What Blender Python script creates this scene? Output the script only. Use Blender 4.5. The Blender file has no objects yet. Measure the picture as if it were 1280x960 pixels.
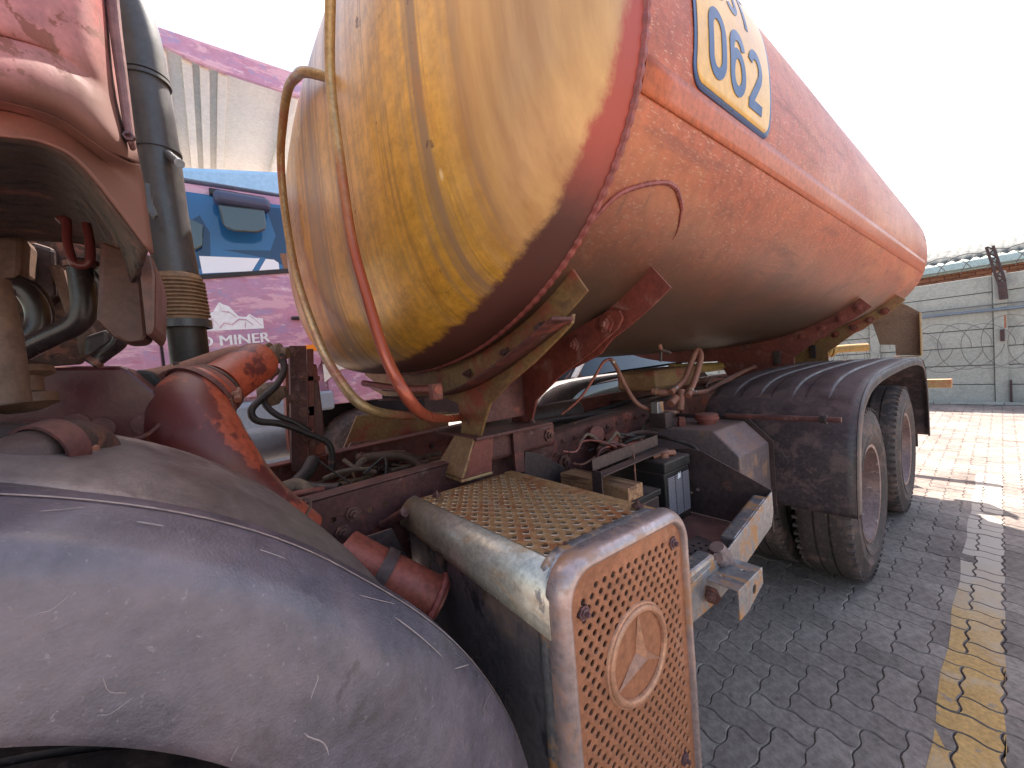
import bpy, bmesh, math, random
from mathutils import Vector, Matrix
from mathutils.geometry import delaunay_2d_cdt
random.seed(7)
D=bpy.data; SC=bpy.context.scene; COL=SC.collection
PI=math.pi; R=math.radians
# ------------------------------------------------------------------ camera
H=1.45; FPX=480.0
RX=Vector((0.61523662,0.01642024,0.78817147)); RY=Vector((0.78399709,0.09208449,-0.61389658)); RZ=Vector((-0.08265869,0.9956158,0.04378033))
cam=D.cameras.new('camera'); co=D.objects.new('camera',cam); COL.objects.link(co)
cam.sensor_width=36; cam.lens=36*FPX/1280; cam.clip_start=.02; cam.clip_end=400
co.matrix_world=Matrix(((RX[0],RX[1],RX[2],0),(RY[0],RY[1],RY[2],0),(RZ[0],RZ[1],RZ[2],H),(0,0,0,1)))
SC.camera=co
# ------------------------------------------------------------------ light
SUN=Vector((-.33,.53,1.0)).normalized()
w=D.worlds.new('World'); SC.world=w; w.use_nodes=True; nt=w.node_tree
sky=nt.nodes.new('ShaderNodeTexSky'); sky.sky_type='NISHITA'; sky.sun_disc=False
sky.sun_elevation=math.asin(SUN.z); sky.sun_rotation=math.atan2(SUN.x,SUN.y)
sky.air_density=1.3; sky.dust_density=2.2; sky.ozone_density=.7
bg=nt.nodes['Background']; bg.inputs[1].default_value=.13
wb=nt.nodes.new('ShaderNodeMix'); wb.data_type='RGBA'; wb.blend_type='MULTIPLY'; wb.inputs[0].default_value=1; wb.inputs[7].default_value=(1.03,.95,.88,1)
nt.links.new(sky.outputs[0],wb.inputs[6]); nt.links.new(wb.outputs[2],bg.inputs[0])
sl=D.lights.new('sun','SUN'); sl.energy=4.2; sl.angle=R(.55); sl.color=(1,.93,.84)
so=D.objects.new('sun',sl); COL.objects.link(so); so.rotation_euler=SUN.to_track_quat('Z','Y').to_euler(); so.location=(0,0,8)
SC.view_settings.view_transform='Standard'; SC.view_settings.look='None'; SC.view_settings.exposure=1.75; SC.view_settings.gamma=1
try: SC.cycles.max_bounces=8
except Exception: pass
# ------------------------------------------------------------------ plan helpers: a sight line met with a real plane
def ray(u,v):
    c=Vector((u-640,480-v,-FPX)); return Vector((RX.dot(c),RY.dot(c),RZ.dot(c)))
def P(u,v,x=None,y=None,z=None):
    d=ray(u,v)
    t = x/d.x if x is not None else (y/d.y if y is not None else (z-H)/d.z)
    return Vector((0,0,H))+d*t
# ------------------------------------------------------------------ materials
MATS={}
def node(nt,t,**k):
    n=nt.nodes.new(t)
    for a,b in k.items(): setattr(n,a,b)
    return n
def paint(name,c1,c2,rough=.5,metal=0.,scale=6,stretch=(1,1,1),patches=(),bump=.15,bscale=90,bstretch=None,rvar=.15,coat=0,dust=None,spec=.5,rand=0.,zmask=None,speck=None,grime=.35):
    m=D.materials.new(name); m.use_nodes=True; nt=m.node_tree; L=nt.links; b=nt.nodes['Principled BSDF']
    tc=node(nt,'ShaderNodeTexCoord')
    def mp(s):
        q=node(nt,'ShaderNodeMapping'); q.inputs['Scale'].default_value=s; L.new(tc.outputs['Object'],q.inputs[0]); return q.outputs[0]
    def noise(vec,sc,det=6,ro=.6,dist=0.):
        n=node(nt,'ShaderNodeTexNoise'); n.inputs['Scale'].default_value=sc; n.inputs['Detail'].default_value=det
        n.inputs['Roughness'].default_value=ro; n.inputs['Distortion'].default_value=dist; L.new(vec,n.inputs['Vector']); return n.outputs[0]
    def ramp(f,a,z,ca=(0,0,0,1),cz=(1,1,1,1)):
        r=node(nt,'ShaderNodeValToRGB'); e=r.color_ramp.elements; e[0].position=a; e[1].position=z; e[0].color=ca; e[1].color=cz
        L.new(f,r.inputs[0]); return r.outputs[0]
    def mix(f,a,c,mode='MIX'):
        x=node(nt,'ShaderNodeMix',data_type='RGBA',blend_type=mode)
        if isinstance(f,float): x.inputs[0].default_value=f
        else: L.new(f,x.inputs[0])
        for i,s in ((6,a),(7,c)):
            if isinstance(s,tuple): x.inputs[i].default_value=(*s[:3],1)
            else: L.new(s,x.inputs[i])
        return x.outputs[2]
    v=mp(stretch); n1=noise(v,scale,8,.62,.3)
    col=mix(ramp(n1,.32,.68),c1,c2)
    n2=noise(mp((1,1,1)),scale*7,5,.7)
    col=mix(ramp(n2,.25,.75,(.78,.78,.78,1),(1.15,1.15,1.15,1)),(0,0,0),col) if False else mix(.35,col,mix(ramp(n2,.3,.7),tuple(x*.7 for x in c1),tuple(min(1,x*1.25) for x in c2)))
    gm=noise(mp((1,1,1)),min(60,scale*11),10,.75); col=mix(1.0,col,ramp(gm,.36,.60,(1-grime,)*3+(1,),(1.1,)*3+(1,)),'MULTIPLY')
    rgh=ramp(n1,.25,.75,(max(.03,rough-rvar),)*3+(1,),(min(1,rough+rvar),)*3+(1,))
    met=None
    for p in patches:   # (colour, threshold, softness, scale, stretch, roughness, amount)
        pc,th,sf,ps,pst,pr,am=p
        f=ramp(noise(mp(pst),ps,9,.68,.4),th,min(1,th+sf),(0,0,0,1),(am,am,am,1))
        col=mix(f,col,pc); rgh=mix(f,rgh,(pr,pr,pr))
        if metal>0:
            met=mix(f,met if met is not None else (metal,)*3,(metal*.15,)*3)
    if speck:   # (colour, threshold, scale)
        vo=node(nt,'ShaderNodeTexVoronoi'); vo.inputs['Scale'].default_value=speck[2]; L.new(mp(speck[3] if len(speck)>3 else (1,1,1)),vo.inputs['Vector'])
        f=ramp(vo.outputs['Distance'],speck[1],speck[1]+.04,(1,1,1,1),(0,0,0,1))
        col=mix(f,col,speck[0])
    if dust:    # dust settled on faces that look up: (colour, amount)
        g=node(nt,'ShaderNodeNewGeometry'); s=node(nt,'ShaderNodeSeparateXYZ'); L.new(g.outputs['Normal'],s.inputs[0])
        f=ramp(s.outputs[2],.25,.95,(0,0,0,1),(dust[1],)*3+(1,))
        f=mix(1.0,f,ramp(noise(mp((1,1,1)),9,6,.6),.25,.65),'MULTIPLY')
        col=mix(f,col,dust[0]); rgh=mix(f,rgh,(.9,.9,.9))
        if metal>0: met=mix(f,met if met is not None else (metal,)*3,(0.,0.,0.))
    if rand:
        oi=node(nt,'ShaderNodeObjectInfo'); f=ramp(oi.outputs['Random'],0,1,(1-rand,)*3+(1,),(1+rand,)*3+(1,)); col=mix(1.0,col,f,'MULTIPLY')
    if zmask: col,rgh,met=zmask(nt,L,tc,mix,ramp,noise,mp,col,rgh,met)
    L.new(col,b.inputs['Base Color']); L.new(rgh,b.inputs['Roughness'])
    if met is not None: L.new(met,b.inputs['Metallic'])
    else: b.inputs['Metallic'].default_value=metal
    b.inputs['Specular IOR Level'].default_value=spec
    b.inputs['Coat Weight'].default_value=coat; b.inputs['Coat Roughness'].default_value=.25
    if bump:
        bp=node(nt,'ShaderNodeBump'); bp.inputs['Strength'].default_value=bump; bp.inputs['Distance'].default_value=.004
        nb=noise(mp(bstretch or (1,1,1)),bscale,6,.65); L.new(nb,bp.inputs['Height'])
        bp2=node(nt,'ShaderNodeBump'); bp2.inputs['Strength'].default_value=min(1,bump*1.2); bp2.inputs['Distance'].default_value=.012
        L.new(n1,bp2.inputs['Height']); L.new(bp.outputs[0],bp2.inputs['Normal']); L.new(bp2.outputs[0],b.inputs['Normal'])
    MATS[name]=m; return m
def plain(name,c,rough=.5,metal=0,trans=0):
    m=D.materials.new(name); m.use_nodes=True; b=m.node_tree.nodes['Principled BSDF']
    b.inputs['Base Color'].default_value=(*c,1); b.inputs['Roughness'].default_value=rough; b.inputs['Metallic'].default_value=metal
    MATS[name]=m; return m
RED=(.20,.050,.040); MAUVE=(.165,.085,.080); DUST=(.42,.22,.17); RUST=(.22,.075,.028); OCH=(.42,.27,.12)
I=(1,1,1)
# head tones: mauve dust ring near the weld, darker along the bottom
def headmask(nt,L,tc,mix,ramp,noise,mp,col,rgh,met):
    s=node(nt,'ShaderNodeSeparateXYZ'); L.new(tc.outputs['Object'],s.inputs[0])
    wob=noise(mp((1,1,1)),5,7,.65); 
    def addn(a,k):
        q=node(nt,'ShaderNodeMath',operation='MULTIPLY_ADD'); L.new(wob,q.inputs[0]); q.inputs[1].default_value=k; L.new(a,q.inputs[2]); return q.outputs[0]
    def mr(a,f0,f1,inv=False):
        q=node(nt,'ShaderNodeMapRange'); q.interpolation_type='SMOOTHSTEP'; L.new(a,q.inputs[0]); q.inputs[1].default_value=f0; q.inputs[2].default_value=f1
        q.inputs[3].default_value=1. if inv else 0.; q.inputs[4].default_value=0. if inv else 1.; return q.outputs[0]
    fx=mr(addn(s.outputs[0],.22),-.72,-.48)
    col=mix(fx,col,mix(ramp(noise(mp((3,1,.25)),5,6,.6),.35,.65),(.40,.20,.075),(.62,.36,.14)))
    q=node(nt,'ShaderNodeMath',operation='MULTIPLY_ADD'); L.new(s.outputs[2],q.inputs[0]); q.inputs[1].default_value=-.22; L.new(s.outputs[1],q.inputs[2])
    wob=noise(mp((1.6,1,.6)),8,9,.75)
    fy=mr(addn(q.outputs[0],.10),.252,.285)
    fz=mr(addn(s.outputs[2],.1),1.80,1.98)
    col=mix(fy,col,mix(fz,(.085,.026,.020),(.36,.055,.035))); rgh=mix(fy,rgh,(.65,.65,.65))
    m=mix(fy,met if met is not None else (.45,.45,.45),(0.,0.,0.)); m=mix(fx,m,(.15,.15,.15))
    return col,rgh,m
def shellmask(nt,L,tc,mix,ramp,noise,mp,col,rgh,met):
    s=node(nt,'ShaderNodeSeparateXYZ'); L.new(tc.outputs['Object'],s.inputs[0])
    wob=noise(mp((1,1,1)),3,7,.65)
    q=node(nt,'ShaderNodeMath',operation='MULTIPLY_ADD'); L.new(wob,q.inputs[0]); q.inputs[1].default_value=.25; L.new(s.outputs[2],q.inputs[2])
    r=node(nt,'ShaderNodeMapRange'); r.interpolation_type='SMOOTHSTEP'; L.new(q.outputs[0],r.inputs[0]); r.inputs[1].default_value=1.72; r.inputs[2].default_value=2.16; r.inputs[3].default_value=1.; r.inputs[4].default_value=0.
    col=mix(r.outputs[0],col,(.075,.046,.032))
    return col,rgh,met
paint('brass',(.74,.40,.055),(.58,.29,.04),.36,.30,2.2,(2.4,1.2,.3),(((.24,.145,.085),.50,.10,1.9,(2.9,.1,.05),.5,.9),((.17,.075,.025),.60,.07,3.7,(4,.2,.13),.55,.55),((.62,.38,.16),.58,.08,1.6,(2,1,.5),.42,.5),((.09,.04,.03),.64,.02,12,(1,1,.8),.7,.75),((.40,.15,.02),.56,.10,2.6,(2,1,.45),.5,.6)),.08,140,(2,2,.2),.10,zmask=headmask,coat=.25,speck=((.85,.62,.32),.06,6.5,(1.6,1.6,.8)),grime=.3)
paint('tank_red',(.50,.125,.048),(.36,.080,.038),.46,.12,2.5,(1,.5,1),(((.56,.20,.075),.50,.2,3.5,(1,.35,1),.45,.6),((.32,.36,.44),.70,.03,1.2,(1,.6,1.5),.4,.7),((.20,.055,.04),.55,.08,4,(1,.4,3.5),.55,.6),((.60,.36,.25),.575,.03,34,(1,1.4,7.0),.45,.55),((.16,.07,.045),.62,.04,6,(1,6,.35),.6,.5)),.06,260,(1,.12,.8),.08,zmask=shellmask,spec=.45,grime=.3)
paint('stripe_orange',(.50,.115,.04),(.40,.09,.034),.42,.1,5,(1,.5,1),bump=.03,rvar=.05)
paint('weld',(.34,.085,.07),(.22,.06,.055),.55,.1,14,bump=.3)
paint('sign_yellow',(.70,.40,.06),(.62,.36,.12),.35,0,4,I,(((.58,.38,.25),.48,.2,3,I,.4,.7),),.03,200,grime=0.1)
paint('sign_blue',(.012,.040,.13),(.015,.045,.15),.35,0,5,bump=.02,grime=0)
paint('mauve_steel',(.14,.048,.043),(.080,.030,.030),.55,.25,7,I,(((.24,.06,.04),.55,.1,9,I,.7,.8),((.32,.21,.19),.60,.12,14,(1,1,1),.8,.6)),.25,120,dust=((.30,.15,.11),.5))
paint('red_steel',(.25,.060,.040),(.14,.035,.028),.55,.1,7,I,(((.30,.17,.14),.56,.12,12,I,.8,.7),((.07,.03,.03),.60,.1,6,I,.6,.8)),.25,120,dust=((.38,.18,.14),.55))
paint('cradle_steel',(.36,.23,.09),(.22,.11,.06),.5,.35,6,I,(((.30,.05,.035),.51,.12,4.5,I,.65,.85),((.10,.05,.04),.58,.1,9,I,.6,.8)),.25,120,dust=((.36,.19,.14),.4))
paint('box_grey',(.20,.155,.16),(.15,.115,.12),.5,.3,7,I,(((.32,.17,.08),.56,.1,9,(1,1,.6),.7,.7),((.10,.06,.06),.58,.12,6,I,.7,.7)),.2,120,dust=((.30,.155,.11),.8))
paint('dark_steel',(.050,.036,.037),(.090,.058,.055),.5,.35,9,I,(((.22,.08,.05),.6,.1,12,I,.8,.7),),.3,120,dust=((.24,.12,.09),.5))
paint('black_rubber',(.020,.017,.018),(.042,.032,.031),.5,0,8,I,(((.14,.08,.07),.58,.2,10,I,.8,.5),),.2,150,dust=((.16,.09,.075),.3))
paint('scratch_pale',(.34,.28,.28),(.28,.23,.23),.7,0,30,bump=0)
paint('guard_scratch',(.20,.15,.14),(.30,.22,.2),.5,0,30,bump=0)
paint('guard_plastic',(.060,.057,.082),(.105,.092,.118),.30,.15,5,I,(((.20,.15,.165),.47,.25,3.2,I,.45,.75),((.045,.036,.045),.56,.1,3.5,(2,1,1),.30,.85),((.30,.25,.27),.62,.05,120,I,.5,.5),((.035,.03,.036),.62,.02,5,(1,2.5,1),.35,.6)),.5,300,rvar=.08,coat=.35,grime=0.25)
paint('guard_steel',(.115,.10,.11),(.18,.145,.145),.30,.5,4,(1,1,1),(((.40,.31,.28),.54,.15,3.5,(1,1,.5),.6,.7),((.06,.045,.05),.56,.06,6,(2,1,1),.4,.7),((.45,.36,.3),.66,.02,20,(.4,.4,3),.6,.7)),.3,200,dust=((.34,.26,.23),.3))
paint('rear_guard',(.036,.027,.032),(.058,.040,.044),.38,.05,6,I,(((.15,.09,.082),.50,.12,13,I,.6,.6),((.10,.065,.06),.55,.1,60,I,.6,.6)),.15,160,dust=((.18,.11,.10),.5))
paint('lip_metal',(.64,.60,.52),(.50,.43,.33),.33,.45,5,(1,1,1),(((.40,.22,.09),.55,.10,6,(.7,1.5,2),.6,.85),((.15,.12,.12),.64,.03,8,(1,2,1),.5,.8),((.72,.64,.50),.58,.1,4,I,.4,.5)),.12,110)
paint('galv',(.42,.42,.42),(.27,.26,.28),.33,.7,6,(1,1,1),(((.34,.16,.05),.51,.08,8,(.6,2,1.5),.7,.9),((.10,.08,.085),.66,.04,9,(1,2,1),.6,.8)),.12,110)
paint('chrome_dusty',(.46,.37,.36),(.34,.26,.25),.32,.6,5,(1,1,1),(((.36,.16,.065),.50,.12,7,(1,1,1),.65,.85),((.55,.33,.28),.53,.2,4,I,.6,.65)),.05,120,grime=0.25)
paint('rim_worn',(.62,.50,.38),(.50,.34,.22),.4,.4,12,bump=.05)
paint('perf_rusty',(.58,.35,.18),(.46,.24,.10),.5,.3,8,I,(((.28,.095,.03),.49,.12,9,I,.85,.9),((.66,.48,.30),.56,.12,7,I,.5,.6)),.2,140,speck=((.20,.07,.03),.12,42))
paint('star_metal',(.50,.27,.17),(.42,.20,.12),.38,.35,6,bump=.05)
paint('face_orange',(.37,.155,.08),(.30,.12,.062),.5,.3,6,(1,1,.4),(((.52,.30,.21),.55,.2,5,(3,3,.5),.7,.6),((.20,.08,.05),.70,.05,12,I,.8,.7)),.1,160)
paint('muffler_side',(.20,.19,.22),(.27,.24,.25),.33,.6,5,(1,1,.5),(((.025,.025,.03),.57,.05,6,(1,1,.6),.4,.95),((.36,.23,.15),.55,.12,3,I,.8,.8)),.15,110)
paint('hose_red',(.38,.075,.036),(.30,.055,.030),.46,0,6,I,(((.080,.014,.016),.475,.015,1.9,I,.40,.9),((.42,.13,.08),.56,.1,8,I,.5,.6)),.12,70,dust=((.36,.20,.16),.25))
paint('hose_orange',(.30,.12,.075),(.20,.08,.055),.55,0,9,I,(((.24,.10,.075),.55,.15,12,I,.7,.6),),.25,150,dust=((.45,.25,.18),.3))
paint('intake_grey',(.045,.050,.062),(.065,.066,.075),.34,0,4,I,(((.15,.11,.085),.56,.2,4,I,.65,.6),),.06,160,grime=0.15)
paint('bellows_tan',(.30,.19,.11),(.20,.125,.08),.6,0,12,I,bump=.15)
def cabmask(nt,L,tc,mix,ramp,noise,mp,col,rgh,met):
    s=node(nt,'ShaderNodeSeparateXYZ'); L.new(tc.outputs['Object'],s.inputs[0])
    q=node(nt,'ShaderNodeMath',operation='MULTIPLY_ADD'); L.new(noise(mp((1,1,1)),16),q.inputs[0]); q.inputs[1].default_value=.14; L.new(s.outputs[2],q.inputs[2])
    q2=node(nt,'ShaderNodeMath',operation='MULTIPLY_ADD'); L.new(s.outputs[1],q2.inputs[0]); q2.inputs[1].default_value=-1.1; L.new(q.outputs[0],q2.inputs[2]); q=q2
    r=node(nt,'ShaderNodeMapRange'); r.interpolation_type='SMOOTHSTEP'; L.new(q.outputs[0],r.inputs[0]); r.inputs[1].default_value=1.88; r.inputs[2].default_value=2.01; r.inputs[3].default_value=1.; r.inputs[4].default_value=0.
    return mix(r.outputs[0],col,(.15,.062,.046)),mix(r.outputs[0],rgh,(.8,.8,.8)),met
paint('cab_pink',(.35,.095,.092),(.43,.155,.15),.42,.05,4,I,(((.36,.045,.03),.56,.14,5.5,I,.4,.6),((.19,.055,.04),.535,.03,34,I,.8,.9),((.18,.065,.045),.58,.04,16,(1,1,1),.8,.85)),.07,100,coat=.05,zmask=cabmask)
paint('cab_under',(.045,.023,.018),(.090,.046,.034),.7,0,6,(2,1,2),(((.055,.03,.025),.56,.04,11,(1,1,2.5),.8,.9),((.22,.075,.05),.56,.06,9,I,.6,.8),((.012,.008,.008),.54,.04,16,(1,1,2),.8,.8)),.5,60)
paint('cab_red',(.40,.075,.05),(.46,.15,.12),.3,.05,5,I,(((.20,.07,.045),.52,.06,11,(1,1,1),.8,.85),((.50,.25,.2),.6,.1,5,I,.4,.5)),.1,100,coat=.2,zmask=cabmask)
paint('black_pipe',(.022,.015,.017),(.035,.025,.026),.3,0,6,bump=.05,dust=((.14,.08,.06),.3))
paint('skirt_brown',(.11,.042,.028),(.07,.028,.022),.45,.1,6,bump=.1)
paint('cab_trim',(.12,.055,.06),(.19,.09,.09),.5,0,8,bump=.15)
paint('maroon_box',(.060,.014,.020),(.085,.022,.026),.30,.1,4,I,(((.20,.03,.05),.64,.08,3,I,.35,.6),((.16,.085,.075),.60,.2,8,I,.7,.5)),.1,80,dust=((.22,.12,.10),.5),grime=0.2)
paint('tan_part',(.16,.088,.06),(.095,.055,.04),.6,0,7,bump=.2)
paint('tan_steel',(.26,.175,.12),(.20,.13,.095),.6,.1,6,I,(((.13,.085,.065),.55,.12,9,I,.8,.7),),.2,100)
paint('clutter',(.30,.20,.12),(.13,.09,.06),.9,0,16,I,(((.40,.24,.14),.55,.1,30,I,.9,.8),),1.0,60)
paint('hose_dusty',(.13,.09,.075),(.28,.19,.13),.8,0,14,bump=.3)
paint('tyre',(.040,.031,.031),(.070,.050,.047),.75,0,7,I,(((.20,.125,.105),.50,.15,6,I,.9,.7),((.26,.18,.155),.60,.05,30,I,.9,.5)),.4,120)
paint('rim_steel',(.24,.15,.14),(.15,.095,.09),.5,.3,9,I,(((.42,.33,.31),.60,.05,22,I,.6,.8),),.3,90)
paint('wood',(.46,.27,.14),(.32,.16,.08),.7,0,9,(.6,6,6),(((.12,.05,.03),.52,.06,12,(.35,4,4),.8,.8),),.4,60,(.5,6,6))
paint('plastic_black',(.013,.012,.012),(.020,.018,.018),.5,0,8,I,(((.13,.09,.08),.62,.15,8,I,.8,.5),),.05,160,dust=((.20,.13,.11),.55))
plain('hole_grey',(.10,.10,.10),.9); plain('battery_grill',(.30,.27,.29),.5); plain('white_ink',(.75,.75,.78),.5)
paint('cable_red',(.55,.04,.05),(.5,.05,.05),.4,0,9,bump=.05)
paint('hole_dark',(.012,.009,.009),(.014,.01,.01),.9,0,9,bump=0)
paint('bolt',(.20,.095,.08),(.13,.065,.06),.55,.5,25,I,(((.36,.14,.08),.55,.1,30,I,.8,.8),),.2,200)
paint('bolt_dark',(.10,.05,.06),(.15,.08,.085),.5,.5,25,bump=.15)
paint('ochre_pipe',(.46,.34,.17),(.38,.24,.12),.36,.45,8,(1,1,.4),(((.33,.09,.06),.50,.12,3,I,.5,.9),((.62,.45,.18),.60,.04,40,I,.5,.7)),.08,140)
def tubemask(nt,L,tc,mix,ramp,noise,mp,col,rgh,met):
    s=node(nt,'ShaderNodeSeparateXYZ'); L.new(tc.outputs['Object'],s.inputs[0])
    q=node(nt,'ShaderNodeMath',operation='MULTIPLY_ADD'); L.new(noise(mp((1,1,1)),7),q.inputs[0]); q.inputs[1].default_value=.5; L.new(s.outputs[2],q.inputs[2])
    r=node(nt,'ShaderNodeMapRange'); r.interpolation_type='SMOOTHSTEP'; L.new(q.outputs[0],r.inputs[0]); r.inputs[1].default_value=2.0; r.inputs[2].default_value=2.45; r.inputs[3].default_value=1.; r.inputs[4].default_value=0.
    return mix(r.outputs[0],col,(.34,.075,.04)),rgh,met
paint('tube_right',(.52,.38,.20),(.42,.27,.12),.36,.35,8,(1,1,.4),(((.45,.15,.07),.56,.1,6,I,.5,.7),),.08,140,zmask=tubemask)
paint('red_pipe',(.36,.10,.065),(.28,.075,.055),.42,.25,7,(1,1,.5),(((.22,.10,.07),.55,.12,7,I,.6,.7),),.08,140)
paint('valve_yellow',(.44,.29,.08),(.34,.20,.07),.45,.2,9,bump=.1)
def pavemask(nt,L,tc,mix,ramp,noise,mp,col,rgh,met):
    g=node(nt,'ShaderNodeNewGeometry')
    a=ramp(noise(g.outputs['Position'],1.5,8,.7),.36,.62,(.66,.63,.62,1),(1.12,1.11,1.10,1)); b=ramp(noise(g.outputs['Position'],9,8,.75),.62,.68,(1,1,1,1),(.5,.46,.44,1))
    return mix(1.0,mix(1.0,col,a,'MULTIPLY'),b,'MULTIPLY'),rgh,met
paint('paver',(.24,.197,.175),(.315,.262,.23),.9,0,3,I,(((.27,.20,.18),.50,.2,1.7,I,.9,.7),((.085,.070,.065),.60,.12,2.3,I,.8,.7),((.36,.31,.28),.62,.05,40,I,.9,.5)),.45,110,rand=.15,spec=.2,zmask=pavemask)
def yardmask(nt,L,tc,mix,ramp,noise,mp,col,rgh,met):
    s=node(nt,'ShaderNodeSeparateXYZ'); L.new(tc.outputs['Object'],s.inputs[0])
    def cmp(i,a,op):
        q=node(nt,'ShaderNodeMath',operation=op); L.new(s.outputs[i],q.inputs[0]); q.inputs[1].default_value=a; return q.outputs[0]
    f=cmp(0,-4.5,'GREATER_THAN')
    for t in (cmp(0,1.35,'LESS_THAN'),cmp(1,-.95,'GREATER_THAN'),cmp(1,11.35,'LESS_THAN')):
        q=node(nt,'ShaderNodeMath',operation='MULTIPLY'); L.new(f,q.inputs[0]); L.new(t,q.inputs[1]); f=q.outputs[0]
    return mix(f,(.36,.30,.26),col),rgh,met
paint('grout',(.075,.062,.055),(.11,.09,.08),.95,0,20,bump=.4,zmask=yardmask)
def linemask(nt,L,tc,mix,ramp,noise,mp,col,rgh,met):
    s=node(nt,'ShaderNodeSeparateXYZ'); L.new(tc.outputs['Object'],s.inputs[0])
    r=node(nt,'ShaderNodeMapRange'); r.interpolation_type='SMOOTHSTEP'; q=node(nt,'ShaderNodeMath',operation='MULTIPLY_ADD'); L.new(noise(mp((1,1,1)),4),q.inputs[0]); q.inputs[1].default_value=1.6; L.new(s.outputs[1],q.inputs[2]); L.new(q.outputs[0],r.inputs[0]); r.inputs[1].default_value=3.1; r.inputs[2].default_value=4.6
    return mix(r.outputs[0],col,(.42,.35,.29)),rgh,met
paint('line_yellow',(.56,.33,.10),(.46,.26,.09),.75,0,6,I,(((.44,.34,.25),.52,.12,4,I,.8,.8),((.23,.185,.165),.615,.05,14,I,.8,.85)),.25,110,zmask=linemask)
paint('concrete',(.30,.31,.28),(.38,.38,.34),.85,0,3,(1,1,2),(((.19,.20,.19),.52,.15,2.2,(1,1,.5),.9,.7),((.42,.43,.39),.58,.1,5,I,.9,.5)),.3,60,rand=.07,grime=0.15)
paint('roof_sheet',(.09,.095,.09),(.20,.20,.185),.9,0,2.2,I,(((.05,.05,.05),.52,.1,4,I,.9,.8),),.4,30)
paint('gutter',(.50,.60,.58),(.44,.54,.52),.5,0,5,bump=.05)
paint('brick_red',(.36,.15,.085),(.26,.10,.06),.85,0,9,bump=.3,rand=.25)
paint('iron_dark',(.045,.03,.035),(.10,.055,.05),.7,.3,14,bump=.4)
paint('pipe_blue',(.20,.24,.28),(.15,.18,.22),.45,.4,6,bump=.1)
paint('wire',(.14,.13,.13),(.20,.17,.16),.5,.6,20,bump=0)
paint('livery',(.58,.26,.33),(.40,.24,.40),.42,0,1.1,(1,1,2.2),(((.68,.42,.50),.50,.04,2.3,(1,1,4),.4,.85),((.33,.28,.48),.56,.03,3.0,(1,1,3),.4,.7),((.74,.60,.68),.60,.03,5,(1,1,3),.4,.7),((.50,.14,.20),.60,.02,7,(1,1,5),.4,.6)),.02,90,coat=.3,grime=0.08)
paint('livery_orange',(.85,.27,.02),(.82,.25,.02),.4,0,3,bump=0,grime=0)
paint('white_paint',(.78,.77,.70),(.72,.71,.65),.6,0,3,bump=.05,grime=0.06)
paint('white_vinyl',(.80,.82,.84),(.78,.8,.82),.45,0,3,bump=0,grime=0)
paint('blue_visor',(.30,.52,.74),(.33,.56,.78),.22,.0,3,bump=0,coat=.3,grime=0)
plain('glass_dark',(.012,.05,.13),.05); plain('glass_blue',(.03,.14,.33),.05); plain('mirror_grey',(.08,.11,.12),.08,.3); plain('mirror_shell',(.05,.065,.13),.45)
plain('seen_through',(.85,.9,.95),.3)
plain('car_black',(.012,.013,.014),.12); plain('car_glass',(.03,.045,.06),.05)
D.materials['car_black'].node_tree.nodes['Principled BSDF'].inputs['Coat Weight'].default_value=.8
paint('silver_plastic',(.30,.34,.40),(.24,.28,.33),.5,0,3,bump=.03,grime=0.1)
paint('cardboard',(.24,.12,.07),(.30,.16,.09),.8,0,9,bump=.2)
# ------------------------------------------------------------------ object helpers
def finish(name,me,mat,parent=None,smooth=None,bevel=0,seg=2,solid=0):
    o=D.objects.new(name,me); COL.objects.link(o)
    for k in ([mat] if isinstance(mat,str) else mat): me.materials.append(MATS[k])
    if parent is not None: o.parent=parent
    if smooth is not None:
        me.polygons.foreach_set('use_smooth',[True]*len(me.polygons))
        try: me.set_sharp_from_angle(angle=R(smooth))
        except Exception: pass
    if solid:
        s=o.modifiers.new('solid','SOLIDIFY'); s.thickness=solid; s.offset=-1
    if bevel:
        b=o.modifiers.new('bevel','BEVEL'); b.width=bevel; b.segments=seg; b.limit_method='ANGLE'; b.angle_limit=R(40); b.harden_normals=False
    return o
def mesh(name,vs,fs):
    me=D.meshes.new(name); me.from_pydata([tuple(v) for v in vs],[],fs); me.validate(); me.update(); return me
def fixn(me):
    bm=bmesh.new(); bm.from_mesh(me); bmesh.ops.recalc_face_normals(bm,faces=bm.faces); bm.to_mesh(me); bm.free()
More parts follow.
